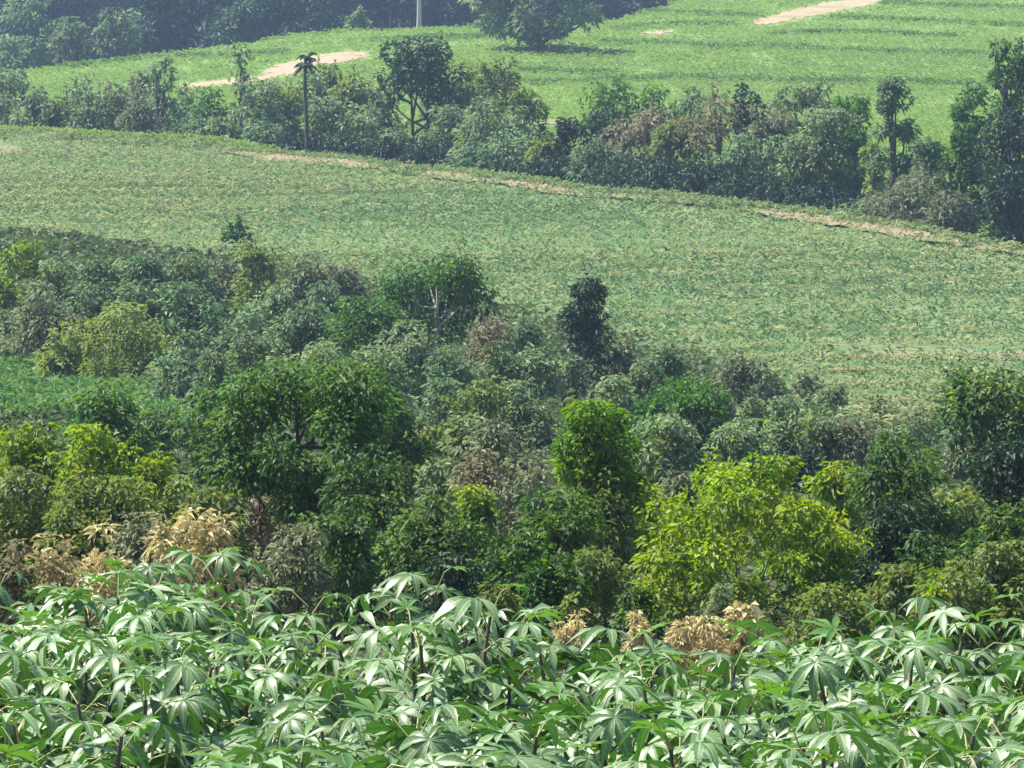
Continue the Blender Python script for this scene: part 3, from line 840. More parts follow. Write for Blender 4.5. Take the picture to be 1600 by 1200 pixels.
THICKET = [
    (34, 374, 62, 192, 'yellow', 'mound', 'shrub', 'yellow-topped shrub at the upper left of the thicket', dict(tone=.25)),
    (4, 432, 58, 176, 'yellow', 'mound', 'shrub', 'yellowish shrub cut by the left picture edge', dict(tone=.15)),
    (88, 402, 88, 188, 'grey', 'mound', 'shrub', 'grey-green shrub just right of the yellow-topped shrub', {}),
    (155, 398, 92, 186, 'grey', 'mound', 'shrub', 'grey-green shrub on the thicket skyline under the pale crop streaks', {}),
    (225, 396, 92, 188, 'blue', 'mound', 'shrub', 'dark bluish shrub on the left thicket skyline', {}),
    (296, 394, 88, 186, 'grey', 'mound', 'shrub', 'dull grey shrub on the thicket skyline left of the yellow-olive one', {}),
    (346, 404, 62, 184, 'brown', 'mound', 'shrub', 'brownish grey shrub beside the yellow-olive skyline shrub', {}),
    (408, 384, 92, 180, 'olive', 'mound', 'shrub', 'yellow-olive rounded shrub topping the middle of the thicket', dict(tone=.8)),
    (372, 342, 40, 205, 'green', 'mound', 'shrub', 'small dark shrub standing out in the crop above the thicket', dict(tone=.05)),
    (476, 396, 78, 181, 'brown', 'mound', 'shrub', 'brown-grey shrub right of the yellow-olive skyline shrub', {}),
    (536, 412, 66, 178, 'brown', 'mound', 'shrub', 'brown-grey shrub at the thicket edge below the tan crop streaks', {}),
    (62, 442, 104, 172, 'brown', 'mound', 'shrub', 'brownish shrub below the yellow-topped shrub', {}),
    (20, 480, 86, 162, 'grey', 'mound', 'shrub', 'grey shrub at the left edge above the grass clearing', dict(k=.7)),
    (96, 490, 70, 160, 'brown', 'mound', 'shrub', 'purplish grey shrub left of the big olive mound', dict(tone=.3)),
    (34, 528, 88, 151, 'grey', 'mound', 'shrub', 'grey-green shrub directly above the vivid grass clearing', dict(k=.5)),
    (86, 545, 60, 149, 'brown', 'mound', 'shrub', 'twiggy brown shrub at the left foot of the olive mound', dict(cov=3, k=.5)),
    (180, 472, 220, 150, 'olive', 'mound', 'shrub', 'broad olive mound of a shrub, largest in the left thicket', dict(tone=.75, clumps=44, rc=.13, cov=6, k=.52)),
    (145, 440, 84, 168, 'blue', 'mound', 'shrub', 'dark shrub behind the top of the olive mound', {}),
    (215, 436, 90, 170, 'blue', 'mound', 'shrub', 'blue-green shrub behind the right shoulder of the olive mound', {}),
    (290, 440, 104, 170, 'blue', 'mound', 'shrub', 'blue-green shrub in the middle of the thicket', {}),
    (352, 474, 104, 164, 'blue', 'mound', 'shrub', 'dark blue-green shrub below the yellow-olive skyline shrub', {}),
    (424, 444, 90, 171, 'grey', 'mound', 'shrub', 'grey-green shrub below and right of the yellow-olive skyline shrub', {}),
    (290, 516, 100, 157, 'blue', 'mound', 'shrub', 'pale-rimmed blue-green shrub right of the olive mound', dict(tone=.6)),
    (258, 566, 84, 148, 'olive', 'mound', 'shrub', 'olive shrub at the right foot of the olive mound', dict(tone=.6, k=.6)),
    (340, 550, 96, 148, 'grey', 'mound', 'shrub', 'grey-green shrub behind the top of the big dark tree, left side', {}),
    (398, 516, 104, 157, 'grey', 'mound', 'shrub', 'dull grey-green shrub directly above the big dark tree', {}),
    (470, 468, 100, 165, 'blue', 'mound', 'shrub', 'shady blue-green shrub left of the flat-topped green shrub', {}),
    (500, 536, 110, 150, 'grey', 'mound', 'shrub', 'grey shrub above the right side of the big dark tree', {}),
    (444, 556, 90, 147, 'grey', 'mound', 'shrub', 'grey shrub touching the top of the big dark tree', dict(tone=.6)),
    (516, 438, 72, 171, 'blue', 'mound', 'shrub', 'small dark shrub at the upper left of the flat-topped green shrub', {}),
    (508, 488, 52, 158, 'bright', 'mound', 'shrub', 'small shrub with vivid yellow-green tips left of the flat-topped shrub', dict(tone=.6)),
    (566, 462, 130, 158, 'green', 'flat', 'tree', 'flat-topped mid-green small tree left of the round green tree', dict(bottom=.25, tone=.2)),
    (676, 396, 152, 152, 'green', 'round', 'tree', 'round mid-green tree standing up from the thicket before the crop', dict(tone=.15, bottom=.28, clumps=34, bark_r=.11, pale=True)),
    (640, 500, 116, 150, 'grey', 'flat', 'shrub', 'flat spreading grey-green shrub under the round green tree', dict(bottom=.1)),
    (582, 540, 118, 148, 'grey', 'mound', 'shrub', 'pale grey-green shrub below the flat-topped small tree', dict(tone=.6)),
    (706, 540, 92, 146, 'blue', 'mound', 'shrub', 'blue-green shrub at the foot of the round green tree', {}),
    (648, 572, 52, 140, 'yellow', 'mound', 'shrub', 'small shrub with yellow leaves in the grey middle of the thicket', dict(tone=.2)),
    (600, 590, 84, 138, 'blue', 'mound', 'shrub', 'blue-green shrub left of the small yellow-leaved shrub', {}),
    (690, 590, 90, 134, 'blue', 'mound', 'shrub', 'blue-green shrub right of the small yellow-leaved shrub', {}),
    (762, 486, 84, 160, 'pink', 'mound', 'shrub', 'straw-coloured reedy shrub right of the round green tree', dict(tone=.5, cov=4)),
    (766, 532, 92, 149, 'grey', 'mound', 'shrub', 'grey-green shrub below the straw-coloured reedy shrub', {}),
    (822, 492, 66, 155, 'blue', 'mound', 'shrub', 'dark upright shrub between the reedy shrub and the column tree', dict(tone=.3)),
    (836, 540, 80, 147, 'grey', 'mound', 'shrub', 'grey-green shrub leaning left of the column tree', {}),
    (880, 560, 60, 142, 'grey', 'mound', 'shrub', 'grey-green shrub against the pale trunk of the column tree', {}),
    (742, 592, 96, 130, 'olive', 'mound', 'shrub', 'olive-grey shrub in the middle of the picture below the grey shrubs', dict(tone=.6)),
    (806, 594, 92, 128, 'grey', 'mound', 'shrub', 'pale grey-green shrub left below the column tree', dict(tone=.6)),
    (716, 645, 110, 118, 'grey', 'mound', 'shrub', 'greyish shrub right of the big dark tree shoulder', dict(tone=.6)),
    (790, 655, 112, 114, 'brown', 'mound', 'shrub', 'greyish olive shrub left of the tall bright green bush', dict(tone=.5)),
    (838, 640, 62, 118, 'grey', 'mound', 'shrub', 'small grey shrub at the left shoulder of the tall bright green bush', {}),
    (916, 434, 92, 140, 'deep', 'cone', 'tree', 'slender dark column-shaped tree with a pale trunk before the crop', dict(tone=.6, pale=True, bark_r=.055, bottom=.22, limbs=14, cov=5, k=1.75, shoots=12)),
    (958, 586, 92, 126, 'grey', 'mound', 'shrub', 'grey-green shrub right of the column tree foot', dict(tone=.6)),
    (962, 530, 74, 148, 'brown', 'mound', 'shrub', 'dry grassy shrub right of the column tree', dict(tone=.5)),
    (1036, 538, 72, 140, 'blue', 'mound', 'shrub', 'dark low shrub at the crop edge right of the column tree', dict(tone=.2)),
    (1010, 560, 84, 134, 'grey', 'mound', 'shrub', 'grey-green shrub beneath the dark low shrub at the crop edge', {}),
    (1074, 588, 122, 120, 'green', 'flat', 'tree', 'flat-crowned small tree with a thick dark trunk', dict(tone=.2, bottom=.25, bark_r=.16)),
    (1160, 548, 84, 132, 'brown', 'mound', 'shrub', 'grey-brown upright shrub at the crop edge', dict(tone=.4)),
    (1196, 566, 62, 130, 'grey', 'mound', 'shrub', 'grey shrub right of the grey-brown upright shrub', {}),
    (1130, 606, 62, 122, 'brown', 'mound', 'shrub', 'brown twiggy shrub right of the flat-crowned small tree', {}),
    (1180, 620, 80, 118, 'grey', 'mound', 'shrub', 'grey-green shrub above the blue-grey rounded shrub', {}),
    (1152, 654, 92, 110, 'blue', 'mound', 'shrub', 'blue-grey rounded shrub behind the yellow bush top', dict(tone=.7)),
    (1240, 618, 92, 122, 'grey', 'mound', 'shrub', 'grey-green shrub in the weedy ground above the yellow bush', {}),
    (1040, 645, 100, 112, 'grey', 'mound', 'shrub', 'greyish shrub in the shade of the flat-crowned tree', {}),
    (1098, 652, 84, 110, 'deep', 'mound', 'shrub', 'dark shrub between the yellow-leaved sapling and the blue-grey shrub', {}),
    (1230, 672, 84, 108, 'deep', 'mound', 'shrub', 'dark shrub behind the right shoulder of the yellow bush', {}),
    (1282, 650, 84, 114, 'grey', 'mound', 'shrub', 'grey-green shrub above the right side of the yellow bush', {}),
    (1338, 652, 84, 114, 'brown', 'mound', 'shrub', 'brownish shrub at the lower edge of the weedy field', {}),
    (1385, 668, 60, 112, 'grey', 'mound', 'shrub', 'grey shrub behind the top of the dark broadleaf tree', {}),
    (1300, 600, 50, 130, 'grey', 'mound', 'shrub', 'low grey-green weed clump in the field above the right side of the yellow dome', dict(cov=3)),
    (1372, 622, 46, 130, 'blue', 'mound', 'shrub', 'low dark weed clump left of the tall dark tree in the field', dict(cov=3)),
    (1440, 640, 60, 130, 'grey', 'mound', 'shrub', 'grey-green clump in the field above the dark broadleaf tree', dict(cov=3)),
    (1472, 600, 40, 130, 'blue', 'mound', 'shrub', 'small dark clump in the field close left of the tall dark tree', dict(cov=3)),
    (1262, 578, 44, 130, 'brown', 'mound', 'shrub', 'small brownish clump at the left end of the pale field strip', dict(cov=3)),
    (1500, 692, 62, 110, 'brown', 'mound', 'shrub', 'pale tan shrub between the dark broadleaf tree and the right tree', dict(tone=.8)),
]
NEAR = [
    (40, 658, 126, 72, 'yellow', 'mound', 'bush', 'yellow-green bush at the left edge under the grass clearing', dict(tone=.3)),
    (150, 662, 128, 69, 'yellow', 'mound', 'bush', 'yellow-green bush in front of the dark bush by the clearing', dict(tone=.3)),
    (238, 704, 100, 66, 'yellow', 'mound', 'bush', 'yellow-olive bush left of the big dark tree', dict(tone=.15)),
    (160, 594, 138, 82, 'dark', 'mound', 'bush', 'dark green bush between the grass clearing and the yellow bushes', {}),
    (236, 640, 80, 80, 'dark', 'mound', 'bush', 'dark green bush touching the left side of the big dark tree', {}),
    (254, 648, 44, 79, 'pink', 'mound', 'shrub', 'small shrub with pale straw-coloured leaves by the clearing', dict(tone=.9)),
    (50, 728, 140, 53, 'olive', 'mound', 'bush', 'olive bush under the left edge yellow-green bush', {}),
    (162, 742, 150, 51, 'olive', 'mound', 'bush', 'olive bush in the middle of the left brush, above the straw plants', {}),
    (266, 742, 132, 51, 'olive', 'mound', 'bush', 'olive bush next to the big dark tree, above the straw plants', {}),
    (4, 776, 100, 46, 'olive', 'mound', 'bush', 'olive bush cut by the left edge above the cassava', {}),
    (104, 796, 116, 44, 'olive', 'mound', 'bush', 'low olive bush behind the left straw plants', dict(tone=.5)),
    (330, 762, 124, 48, 'olive', 'mound', 'bush', 'olive bush at the left foot of the big dark tree', {}),
    (226, 802, 118, 42, 'brown', 'mound', 'bush', 'grey-brown bush behind the middle straw plants', dict(tone=.5)),
    (470, 560, 236, 67, 'dark', 'round', 'tree', 'big dark green broadleaf tree in the left middle', dict(clumps=42, rc=.14, bottom=.18, vis=3, max=13000, tone=.5, fresh=.18, freshmat='green')),
    (590, 598, 130, 65, 'green', 'round', 'tree', 'fresh green right shoulder tree of the big dark tree', dict(tone=.3, bottom=.1)),
    (330, 606, 116, 72, 'dark', 'round', 'tree', 'dark green tree on the left flank of the big dark tree', dict(tone=.5, bottom=.1)),
    (580, 692, 160, 60, 'dark', 'mound', 'bush', 'dark bush hanging below the right shoulder of the big dark tree', dict(tone=.4)),
    (524, 774, 140, 51, 'dark', 'mound', 'bush', 'dark green bush under the big dark tree above the cassava', dict(tone=.4)),
    (412, 700, 120, 58, 'dark', 'mound', 'bush', 'shaded bush at the heart of the big dark tree', dict(tone=.35)),
    (660, 664, 84, 63, 'olive', 'mound', 'bush', 'yellowish tipped bush right of the fresh green shoulder tree', dict(tone=.6)),
    (686, 764, 140, 51, 'dark', 'mound', 'bush', 'dark green bush with small pale-edged leaves in the centre', dict(tone=.55)),
    (744, 756, 98, 53, 'bright', 'mound', 'bush', 'bright yellow-green bush in the centre, above dark foliage', dict(tone=.6)),
    (634, 806, 110, 46, 'dark', 'mound', 'bush', 'dark bush above the cassava tops in the centre left', dict(tone=.55)),
    (706, 862, 126, 42, 'deep', 'mound', 'bush', 'deep shaded bush in the notch behind the cassava', dict(tone=.6)),
    (570, 846, 66, 37, 'pink', 'mound', 'dry_shrub', 'pinkish withered shrub behind the cassava under the dark bush', dict(tone=.6, cov=3, cat='dry shrub')),
    (800, 826, 130, 45, 'green', 'mound', 'bush', 'mid-green bush below the greyish twiggy bush', dict(tone=.2)),
    (776, 910, 104, 34, 'olive', 'mound', 'bush', 'low olive bush right behind the cassava in the centre', dict(tone=.4)),
    (824, 716, 110, 60, 'brown', 'mound', 'bush', 'greyish twiggy bush left of the tall bright green bush', dict(tone=.45, cov=4)),
    (752, 700, 84, 64, 'pink', 'mound', 'bush', 'pinkish olive bush above the bright yellow-green centre bush', dict(tone=.4)),
    (926, 624, 160, 66, 'bright', 'mound', 'bush', 'tall bright green bush with yellow top leaves in the centre', dict(tone=.5, fresh=.3, k=1.35)),
    (884, 762, 140, 51, 'green', 'mound', 'bush', 'green bush at the foot of the tall bright green bush', dict(tone=.3)),
    (960, 764, 96, 54, 'olive', 'mound', 'bush', 'olive bush between the tall green bush and the yellow bush', dict(tone=.5)),
    (872, 862, 110, 40, 'green', 'mound', 'bush', 'low green bush above the two small straw plants', dict(tone=.15)),
    (934, 856, 92, 41, 'olive', 'mound', 'bush', 'low olive bush at the left foot of the yellow bush', dict(tone=.4)),
    (1040, 698, 56, 62, 'yellow', 'mound', 'bush', 'small sapling with golden yellow leaves behind the yellow bush', dict(tone=.6)),
    (1000, 756, 76, 57, 'yellow', 'mound', 'bush', 'yellow-olive bush left of the golden sapling', dict(tone=.2)),
    (1066, 736, 86, 60, 'brown', 'mound', 'bush', 'olive-brown bush right below the golden sapling', dict(tone=.4)),
    (1178, 712, 356, 54, 'yellow', 'mound', 'bush', 'largest yellow-green bush, one broad layered dome right of centre', dict(tone=.42, clumps=105, rc=.08, k=.54, max=22000, shoots=40, squash=.5, cov=6)),
    (1318, 720, 104, 60, 'yellow', 'mound', 'bush', 'dull yellow-green bush between the yellow dome and the dark broadleaf tree', dict(tone=.12)),
    (1418, 676, 150, 62, 'dark', 'round', 'tree', 'dark broadleaf tree with pale-fringed top right of the yellow bushes', dict(tone=.4, bottom=.12, fresh=.1, freshmat='green')),
    (1398, 780, 130, 55, 'deep', 'mound', 'bush', 'dark shaded bush under the dark broadleaf tree', dict(tone=.6)),
    (1446, 830, 110, 50, 'dark', 'mound', 'bush', 'dark bush between the dark broadleaf tree and the right olive bush', dict(tone=.4)),
    (1562, 574, 150, 76, 'dark', 'round', 'tree', 'tall dark tree with yellow-green new leaves at the right edge', dict(tone=.3, bottom=.2, fresh=.28)),
    (1576, 690, 120, 66, 'deep', 'mound', 'bush', 'dark bush under the right-edge tree with yellow-green top', dict(tone=.7)),
    (1500, 756, 96, 56, 'olive', 'mound', 'bush', 'dull olive bush right of the dark broadleaf tree', dict(tone=.4)),
    (1560, 776, 126, 52, 'green', 'mound', 'bush', 'leafy green bush at the right edge below the tall dark tree', dict(tone=.25)),
    (1570, 846, 126, 45, 'olive', 'mound', 'bush', 'olive bush at the right edge above the cassava', dict(tone=.5)),
    (1490, 866, 116, 43, 'olive', 'mound', 'bush', 'grey-olive bush behind the tall glossy cassava shoots', dict(tone=.4)),
    (1396, 880, 96, 40, 'olive', 'mound', 'bush', 'low yellow-olive bush behind the cassava right of the yellow bush', dict(tone=.6)),
    (1300, 910, 130, 38, 'olive', 'mound', 'bush', 'low olive bush in front of the right side of the yellow dome', dict(tone=.5)),
    (1460, 898, 56, 31, 'yellow', 'mound', 'bush', 'small yellow-leaved bush peeping over the cassava on the right', dict(tone=.4)),
    (1130, 912, 100, 30, 'grey', 'mound', 'bush', 'feathery grey-green bush behind the tan dried plants', dict(tone=.3, asp=.2)),
    (880, 930, 70, 33, 'olive', 'mound', 'bush', 'dim olive bush behind the small straw tufts in the centre', {}),
    (1000, 920, 120, 33, 'green', 'mound', 'bush', 'dim green bush under the left side of the yellow dome', dict(tone=.1)),
    (324, 792, 84, 30, 'dry', 'mound', 'dry_shrub', 'tallest straw-yellow dried plant above the left cassava', dict(tone=.5, leaf=17, asp=.3, wide=1.4, shoots=30, cov=4, cat='dry shrub')),
    (250, 822, 100, 29.5, 'dry', 'mound', 'dry_shrub', 'straw-yellow dried plant left of the tallest dried one', dict(tone=.45, leaf=17, asp=.3, wide=1.4, shoots=30, cov=4, cat='dry shrub')),
    (164, 818, 104, 29, 'dry', 'mound', 'dry_shrub', 'straw-yellow dried plant in the middle of the left dried row', dict(tone=.4, leaf=17, asp=.3, wide=1.4, shoots=30, cov=4, cat='dry shrub')),
    (90, 834, 96, 28.5, 'dry', 'mound', 'dry_shrub', 'ochre dried plant near the left end of the dried row', dict(tone=.25, leaf=17, asp=.3, wide=1.4, shoots=30, cov=4, cat='dry shrub')),
    (20, 842, 90, 28.5, 'pink', 'mound', 'dry_shrub', 'brownish dried plant at the left edge behind the cassava', dict(tone=.6, cat='dry shrub')),
    (412, 762, 100, 45, 'pink', 'mound', 'dry_shrub', 'tan withered bush at the foot of the big dark tree', dict(tone=.75, cat='dry shrub')),
    (456, 818, 120, 37, 'brown', 'mound', 'dry_shrub', 'brown half-dried bush behind the pale upright cassava leaf', dict(tone=.4, cat='dry shrub')),
    (1162, 938, 60, 25.5, 'dry', 'mound', 'dry_shrub', 'curled tan dried plant, tallest of those on the right', dict(tone=.6, leaf=17, asp=.45, cat='dry shrub')),
    (1092, 962, 150, 25.5, 'dry', 'mound', 'dry_shrub', 'spreading tan dried plant left of the curled tallest one', dict(tone=.6, leaf=13, asp=.3, wide=1.0, shoots=26, cov=3, clumps=26, cat='dry shrub')),
    (1000, 954, 50, 25.5, 'dry', 'mound', 'dry_shrub', 'single narrow straw tuft between two cassava crowns', dict(tone=.6, leaf=13, asp=.3, wide=1.0, shoots=20, cov=1.8, clumps=16, cat='dry shrub')),
    (892, 950, 60, 25.5, 'dry', 'mound', 'dry_shrub', 'small pale straw tuft left of the narrow straw tuft', dict(tone=.7, leaf=13, asp=.3, wide=1.0, shoots=20, cov=1.8, clumps=16, cat='dry shrub')),
]
seed = 100
for row in FOREST:
    seed += 1
    if row[3] > 440:
        row[8]['wide'] = 1.35
    r = plant(row, seed)
    if row[3] > 405 and row[6] == 'tree':
        r['group'] = 'trees of the dark forest behind the hill'
for row in HEDGE:
    seed += 1
    row = list(row)
    off = row[3]
    row[1] -= 5
    if row[0] < 450 and row[5] == 'mound':
        row[1] -= 12
    row[8] = dict(dict(wide=1.5 if 'tree' not in row[6] else 1.08), **row[8])
    Y = 240.0
    for _ in range(12):
        Y = 0.5 * Y + 0.5 * (float(edge_y((row[0] - 800) / FPX * Y)) + off)
    row[3] = Y
    r = plant(row, seed)
    r['group'] = 'trees and shrubs of the hedgerow between the fields'
for row in THICKET:
    seed += 1
    row = list(row); row[8] = dict(dict(k=1.1, wide=1.32), **row[8])
    if row[5] == 'column':
        row[8]['k'] = 2.9
    plant(row, seed)['group'] = 'shrubs and small trees of the thicket below the crop field'
for row in NEAR:
    seed += 1
    row = list(row)
    if row[3] > 36:
        row[8] = dict(dict(k=1.2, wide=1.36), **row[8])
    r = plant(row, seed)
    r['group'] = 'dried plants behind the cassava' if 'dry' in row[6] else 'bushes and trees behind the cassava'


def palm_like():
    Y = 270.0
    for _ in range(12):
        Y = 0.5 * Y + 0.5 * (float(edge_y((476 - 800) / FPX * Y)) + 3.4)
    T = at(478, 66, Y); B = float(terrain(T[0], Y))
    H = T[2] - B
    rng = np.random.default_rng(77)
    root = empty('palm_tree', (T[0], Y, B))
    tag(root, 'slim palm-like tree with a bare dark trunk and small tufted head', 'tree', 'trees and shrubs of the hedgerow between the fields')
    b = Bag()
    zz = np.linspace(-0.2, H * 0.86, 8)
    V, F = tube(np.stack([0.05 * np.sin(zz), 0 * zz, zz], -1), np.linspace(0.13, 0.085, 8), 8)
    b.add(V, F); b.build('trunk', BARK, root, True)
    f = Bag()
    for i in range(15):
        a = i * 2.4 + rng.uniform(-.2, .2); up = rng.uniform(0.1, 1.6)
        P = []; D = []
        for t in np.linspace(0.05, 1, 11):
            r = (0.62 - 0.2 * up) * t; z = H * 0.82 + up * t * 0.75 - 0.5 * t * t + (0.5 if i < 3 else 0)
            for s in (-1, 1):
                P.append((math.cos(a) * r, math.sin(a) * r, z))
                D.append((math.cos(a) * .6 - s * math.sin(a) * .8, math.sin(a) * .6 + s * math.cos(a) * .8, -0.35))
        P = np.array(P); D = np.array(D)
        V, F = leaf_mesh(P, D, np.tile([0.1, 0, 1.0], (len(P), 1)), 0.32, 0.1, 0.1, 0.25)
        f.add(V, F, rng.uniform(0.1, 0.7))
    f.build('crown', M['deep'], root)


def pale_trunk():
    Y = 432.0
    T = at(653, -60, Y); B = float(terrain(T[0], Y)); H = T[2] - B
    root = empty('tree', (T[0], Y, B))
    tag(root, 'straight pale bare trunk standing against the black forest on the crest', 'tree')
    zz = np.linspace(-0.2, H, 10)
    b = Bag(); V, F = tube(np.stack([0.12 * np.sin(zz * .4), 0 * zz, zz], -1), np.linspace(0.27, 0.13, 10), 8); b.add(V, F)
    b.build('trunk', PALE, root, True)
    rng = np.random.default_rng(5)
    cc = clump_centres(rng, 'round', 14, 4.5, 3.5, 0.8) + np.array([0, 0, H - 0.8])
    V, F, t = crown_mesh(rng, cc, 0.9, 900, 0.7, 0.3, 0.2, 0.2, 0.7, 0.5)
    build('crown', V, F, M['blue'], root, t)


def stump():
    Y = 206.0
    for _ in range(12):
        Y = 0.5 * Y + 0.5 * (float(edge_y((1371 - 800) / FPX * Y)) + 3.2)
    T = at(1366, 335, Y); B = float(terrain(T[0], Y)); H = T[2] - B
    root = empty('tree_stump', (T[0], Y, B))
    tag(root, 'pale broken tree stump leaning among grey shrubs at the hedgerow foot', 'tree stump')
    b = Bag()
    V, F = tube([(0.28, 0, -0.1), (0.25, 0, H * .4), (0.1, 0, H * .75), (-0.05, 0, H), (-0.08, 0, H + .12)], [0.13, .11, .09, .05, .01], 8); b.add(V, F)
    b.build('trunk', PALE, root, True)
    b = Bag()
    V, F = tube([(0.2, 0, H * .5), (0.42, 0.1, H * .8), (0.5, 0.1, H * .95)], [.05, .035, .01], 6); b.add(V, F)
    b.build('branch', PALE, root, True)


palm_like(); pale_trunk(); stump()

# ------------------------------------------------------------------ cassava
CASS = leaf_mat('cassava_leaves', (0.03, 0.088, 0.024), (0.16, 0.255, 0.105), trans=(0.08, 0.26, 0.015), tr=0.16, rough=0.44, spec=0.4, var=0.2, huevar=0.015, nscale=6, ribs=True)
SHOOT = leaf_mat('cassava_young_leaves', (0.06, 0.15, 0.03), (0.13, 0.24, 0.04), trans=(0.14, 0.32, 0.02), tr=0.3, rough=0.4, spec=0.5, var=0.1)
STALK = leaf_mat('cassava_leaf_stalks', (0.22, 0.27, 0.08), (0.40, 0.36, 0.17), tr=0.1)
CSTEM = bark_mat('cassava_stem', (0.045, 0.035, 0.025), (0.12, 0.10, 0.075), 18)


def lobe(Lb, Wb, az, droop, fold, curl):
    """one finger of a palmate leaf: six cross-sections of three points"""
    t = np.array([0, .16, .36, .58, .8, 1.0])
    w = np.array([.12, .55, .88, 1.0, .62, .03]) * Wb / 2
    r = Lb * t * (1 - 0.18 * droop * t)
    z = 0.05 * Lb * np.sin(np.pi * t) - droop * Lb * t ** 1.9
    V = []
    for k in range(6):
        for s in (-1, 0, 1):
            V.append((r[k], s * w[k], z[k] + abs(s) * (fold + 0.22 * math.sin(k * 2.1 + az * 5 + s)) * w[k] + curl * w[k] * s))
    V = np.array(V)
    c, s_ = math.cos(az), math.sin(az)
    V = np.stack([V[:, 0] * c - V[:, 1] * s_, V[:, 0] * s_ + V[:, 1] * c, V[:, 2]], -1)
    F = []
    for k in range(5):
        for j in (0, 1):
            F.append((k * 3 + j, (k + 1) * 3 + j, (k + 1) * 3 + j + 1, k * 3 + j + 1))
    return V, np.array(F)


def palm_leaf(rng, size, droop):
    b = Bag()
    n = int(rng.choice([5, 7, 7, 9, 9]))
    span = R(128 if n < 9 else 142)
    for i in range(n):
        u = -1 + 2 * i / (n - 1)
        az = u * span + rng.normal(0, 0.05)
        Lb = size * (1 - 0.38 * abs(u) ** 1.6) * rng.uniform(.93, 1.07)
        V, F = lobe(Lb, Lb * rng.uniform(.22, .29), az, np.clip(droop + rng.normal(0, .1), -.1, 1.1), rng.uniform(.12, .5), rng.normal(0, .15))
        b.add(V, F, np.clip(rng.normal(.45, .16), 0, 1))
    return np.concatenate(b.V), np.concatenate(b.F), np.concatenate(b.T)


def cassava_variant(seed, H):
    rng = np.random.default_rng(seed)
    fo, st, sk, sh = Bag(), Bag(), Bag(), Bag()
    LOB = []
    nb = int(rng.choice([2, 3, 3]))
    fz = H * rng.uniform(.48, .6)
    V, F = tube([(0, 0, -.05), (.02, .01, fz * .5), (0, 0, fz)], [.017, .015, .013], 6); st.add(V, F)
    a0 = rng.uniform(0, 6.28)
    for k in range(nb):
        a = a0 + k * 6.28 / nb + rng.normal(0, .25)
        tilt = rng.uniform(.22, .42)
        top = np.array([math.cos(a) * tilt * H * .42, math.sin(a) * tilt * H * .42, H - rng.uniform(.08, .3)])
        p0 = np.array([0, 0, fz]); pm = (p0 + top) / 2 + np.array([math.cos(a), math.sin(a), -.3]) * .05
        V, F = tube([p0, pm, top], [.012, .010, .007], 6); st.add(V, F)
        nl = 14
        for i in range(nl):
            t = i / (nl - 1)                      # 0 lowest, 1 at the tip
            q = p0 * (1 - t) + top * t if False else (1 - t) * (p0 * .35 + pm * .65) + t * top
            az = i * 2.4 + a + rng.normal(0, .25)
            el = -.35 + 1.25 * t + rng.normal(0, .15)
            Lp = rng.uniform(.2, .32) * (1.1 - .55 * t)
            d = np.array([math.cos(az) * math.cos(el), math.sin(az) * math.cos(el), math.sin(el)])
            e = q + d * Lp
            e[2] -= .03
            m = q + d * Lp * .55 + np.array([0, 0, .012])
            V, F = tube([q, m, e], [.0036, .003, .0026], 4); sk.add(V, F, rng.uniform(0, 1))
            young = t > .95
            size = rng.uniform(.15, .265) * (1 - .2 * t) * (.75 if young else 1)
            droop = rng.uniform(-.05, .4) if young else rng.uniform(.08, .62)
            V, F, tn = palm_leaf(rng, size, droop)
            # leaf blade: mid-lobe points outward, blade tips down at the outer side
            pit = (rng.uniform(-.1, .6) if young else -rng.uniform(-.3, .85))
            fx = np.array([math.cos(az) * math.cos(pit), math.sin(az) * math.cos(pit), math.sin(pit)])
            fy = np.array([-math.sin(az), math.cos(az), 0])
            roll = rng.normal(0, .2)
            fz_ = np.cross(fx, fy)
            fy2 = fy * math.cos(roll) + fz_ * math.sin(roll); fz2 = np.cross(fx, fy2)
            V = e + V[:, :1] * fx + V[:, 1:2] * fy2 + V[:, 2:3] * fz2
            tgt = sh if young else fo
            tgt.add(V, F, np.clip(tn * .6 + rng.uniform(0, .4), 0, 1))
            if not young:
                nlb = len(V) // 18
                LOB.append(np.stack([np.tile([-1., 0., 1.], 6 * nlb), np.tile(np.repeat([0, .16, .36, .58, .8, 1.0], 3), nlb), np.full(len(V), rng.uniform(0, 1) if t < .35 else 0.0)], -1))
    fo.lobe = np.concatenate(LOB)
    return st, sk, fo, sh


SKY = ([-60, 100, 300, 420, 520, 620, 660, 700, 760, 850, 950, 1050, 1200, 1300, 1400, 1500, 1660],
       [882, 878, 856, 848, 878, 882, 905, 945, 962, 952, 958, 972, 982, 948, 934, 932, 962])
HEIGHTS = [1.62, 1.7, 1.78, 1.66, 1.74, 1.6, 1.82, 1.7, 1.66]
VARIANTS = []
for vi in range(9):
    H = HEIGHTS[vi]
    VARIANTS.append(cassava_variant(900 + vi, H))
PROTO = [None] * len(VARIANTS)


def cassava(vi, x, y, rz, s, label, group='cassava plants in the foreground plot'):
    z = float(terrain(x, y))
    if PROTO[vi] is None:
        st, sk, fo, sh = VARIANTS[vi]
        root = empty('cassava_plant', (x, y, z), rz)
        st.build('stem', CSTEM, root, True)
        sk.build('leaf_stalks', STALK, root, True)
        fob = fo.build('foliage', CASS, root, True)
        la = fob.data.attributes.new('lobe', 'FLOAT_VECTOR', 'POINT')
        la.data.foreach_set('vector', fo.lobe.astype(np.float32).ravel())
        sh.build('young_leaves', SHOOT, root, True)
        PROTO[vi] = root
    else:
        root = PROTO[vi].copy(); COL.objects.link(root)
        for ch in PROTO[vi].children:
            c = ch.copy(); COL.objects.link(c); c.parent = root
    root.location = (x, y, z); root.rotation_euler = (0, 0, rz); root.scale = (s, s, s)
    return tag(root, label, 'cassava plant', group)


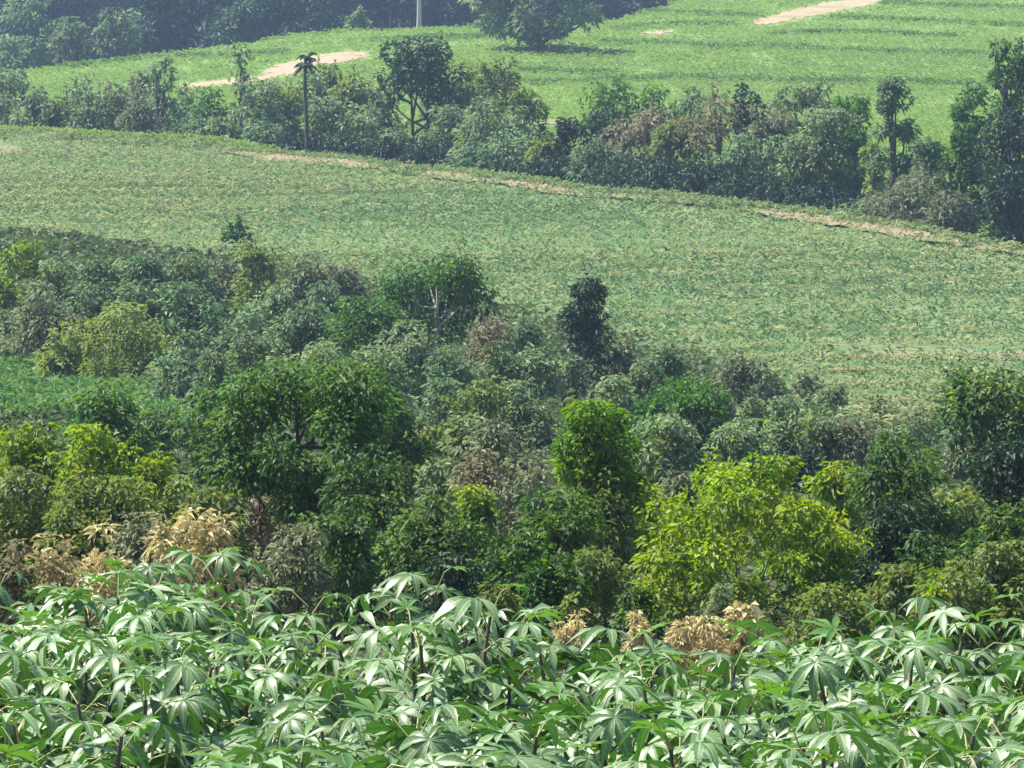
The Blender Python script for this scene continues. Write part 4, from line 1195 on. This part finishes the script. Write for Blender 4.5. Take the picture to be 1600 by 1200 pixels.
rng = np.random.default_rng(41)
WHERE = ['at the left picture edge', 'below the left straw plants', 'below the tallest straw plant', 'below the big dark tree', 'below the dark bush left of centre',
         'under the shaded notch in the centre', 'below the tall bright green bush', 'below the small straw tufts', 'below the tan dried plants',
         'below the big yellow bush', 'below the dark broadleaf tree', 'at the right picture edge']
RANK = ['frontmost', 'second from the front', 'third from the front', 'fourth from the front', 'fifth from the front', 'sixth from the front',
        'seventh from the front', 'eighth from the front', 'ninth from the front', 'tenth from the front', 'eleventh from the front', 'twelfth from the front', 'thirteenth from the front', 'fourteenth from the front'] + ['far back'] * 20
spots = []
yv = 13.9
ri = 0
while yv < 24.2:
    hw = 0.1047 * yv + 0.45
    xo = (ri % 2) * 0.36
    x = -hw + xo * 0.8
    while x < hw:
        xx = x + rng.uniform(-.1, .1); yy = yv + rng.uniform(-.15, .15)
        px = 800 + FPX * xx / yy
        lim = np.interp(px, [-100, 620, 690, 1650], [23.9, 23.7, 21.9, 21.7])
        if yy < lim:
            spots.append((xx, yy, px))
        x += 0.72
    yv += 0.70
    ri += 1
col_count = {}
spots.sort(key=lambda s: s[1])
cols = {}
for (xx, yy, px) in spots:
    ci = int(np.clip(px / 1600 * len(WHERE), 0, len(WHERE) - 1))
    cols.setdefault(ci, []).append((xx, yy, px))
for ci, lst in cols.items():
    for j, (xx, yy, px) in enumerate(lst):
        lab = 'leafy cassava plant %s, %s there' % (WHERE[ci], 'rearmost' if j == len(lst) - 1 else RANK[j])
        vi = int(rng.integers(0, len(VARIANTS)))
        zt = at(px, np.interp(px, SKY[0], SKY[1]) + rng.uniform(-4, 22), yy)[2]
        sc = (zt - float(terrain(xx, yy))) / (HEIGHTS[vi] * 0.97)
        sc = min(sc, rng.uniform(1.0, 1.12) if yy > np.interp(px, [-100, 620, 690, 1650], [23.9, 23.7, 21.9, 21.7]) - 0.9 else rng.uniform(.95, 1.06))
        cassava(vi, xx, yy, rng.uniform(0, 6.28), max(sc, .6), lab)

# ------------------------------------------------------------------ haze: the air between
bpy.ops.mesh.primitive_cube_add(size=1.0)
hz = bpy.context.object
hz.name = 'haze'; hz.data.name = 'haze'
hz.dimensions = (860, 1100, 120)
hz.location = (0, 475, 40)
hm, ht, hout = new_mat('pale_air')
hv = ht.nodes.new('ShaderNodeVolumePrincipled')
hv.inputs['Color'].default_value = (0.5, 0.72, 1.0, 1)
hv.inputs['Density'].default_value = 0.00026
ht.links.new(hv.outputs[0], hout.inputs['Volume'])
hz.data.materials.append(hm)
tag(hz, 'thin pale blue summer haze between the fields', 'haze', kind='stuff')
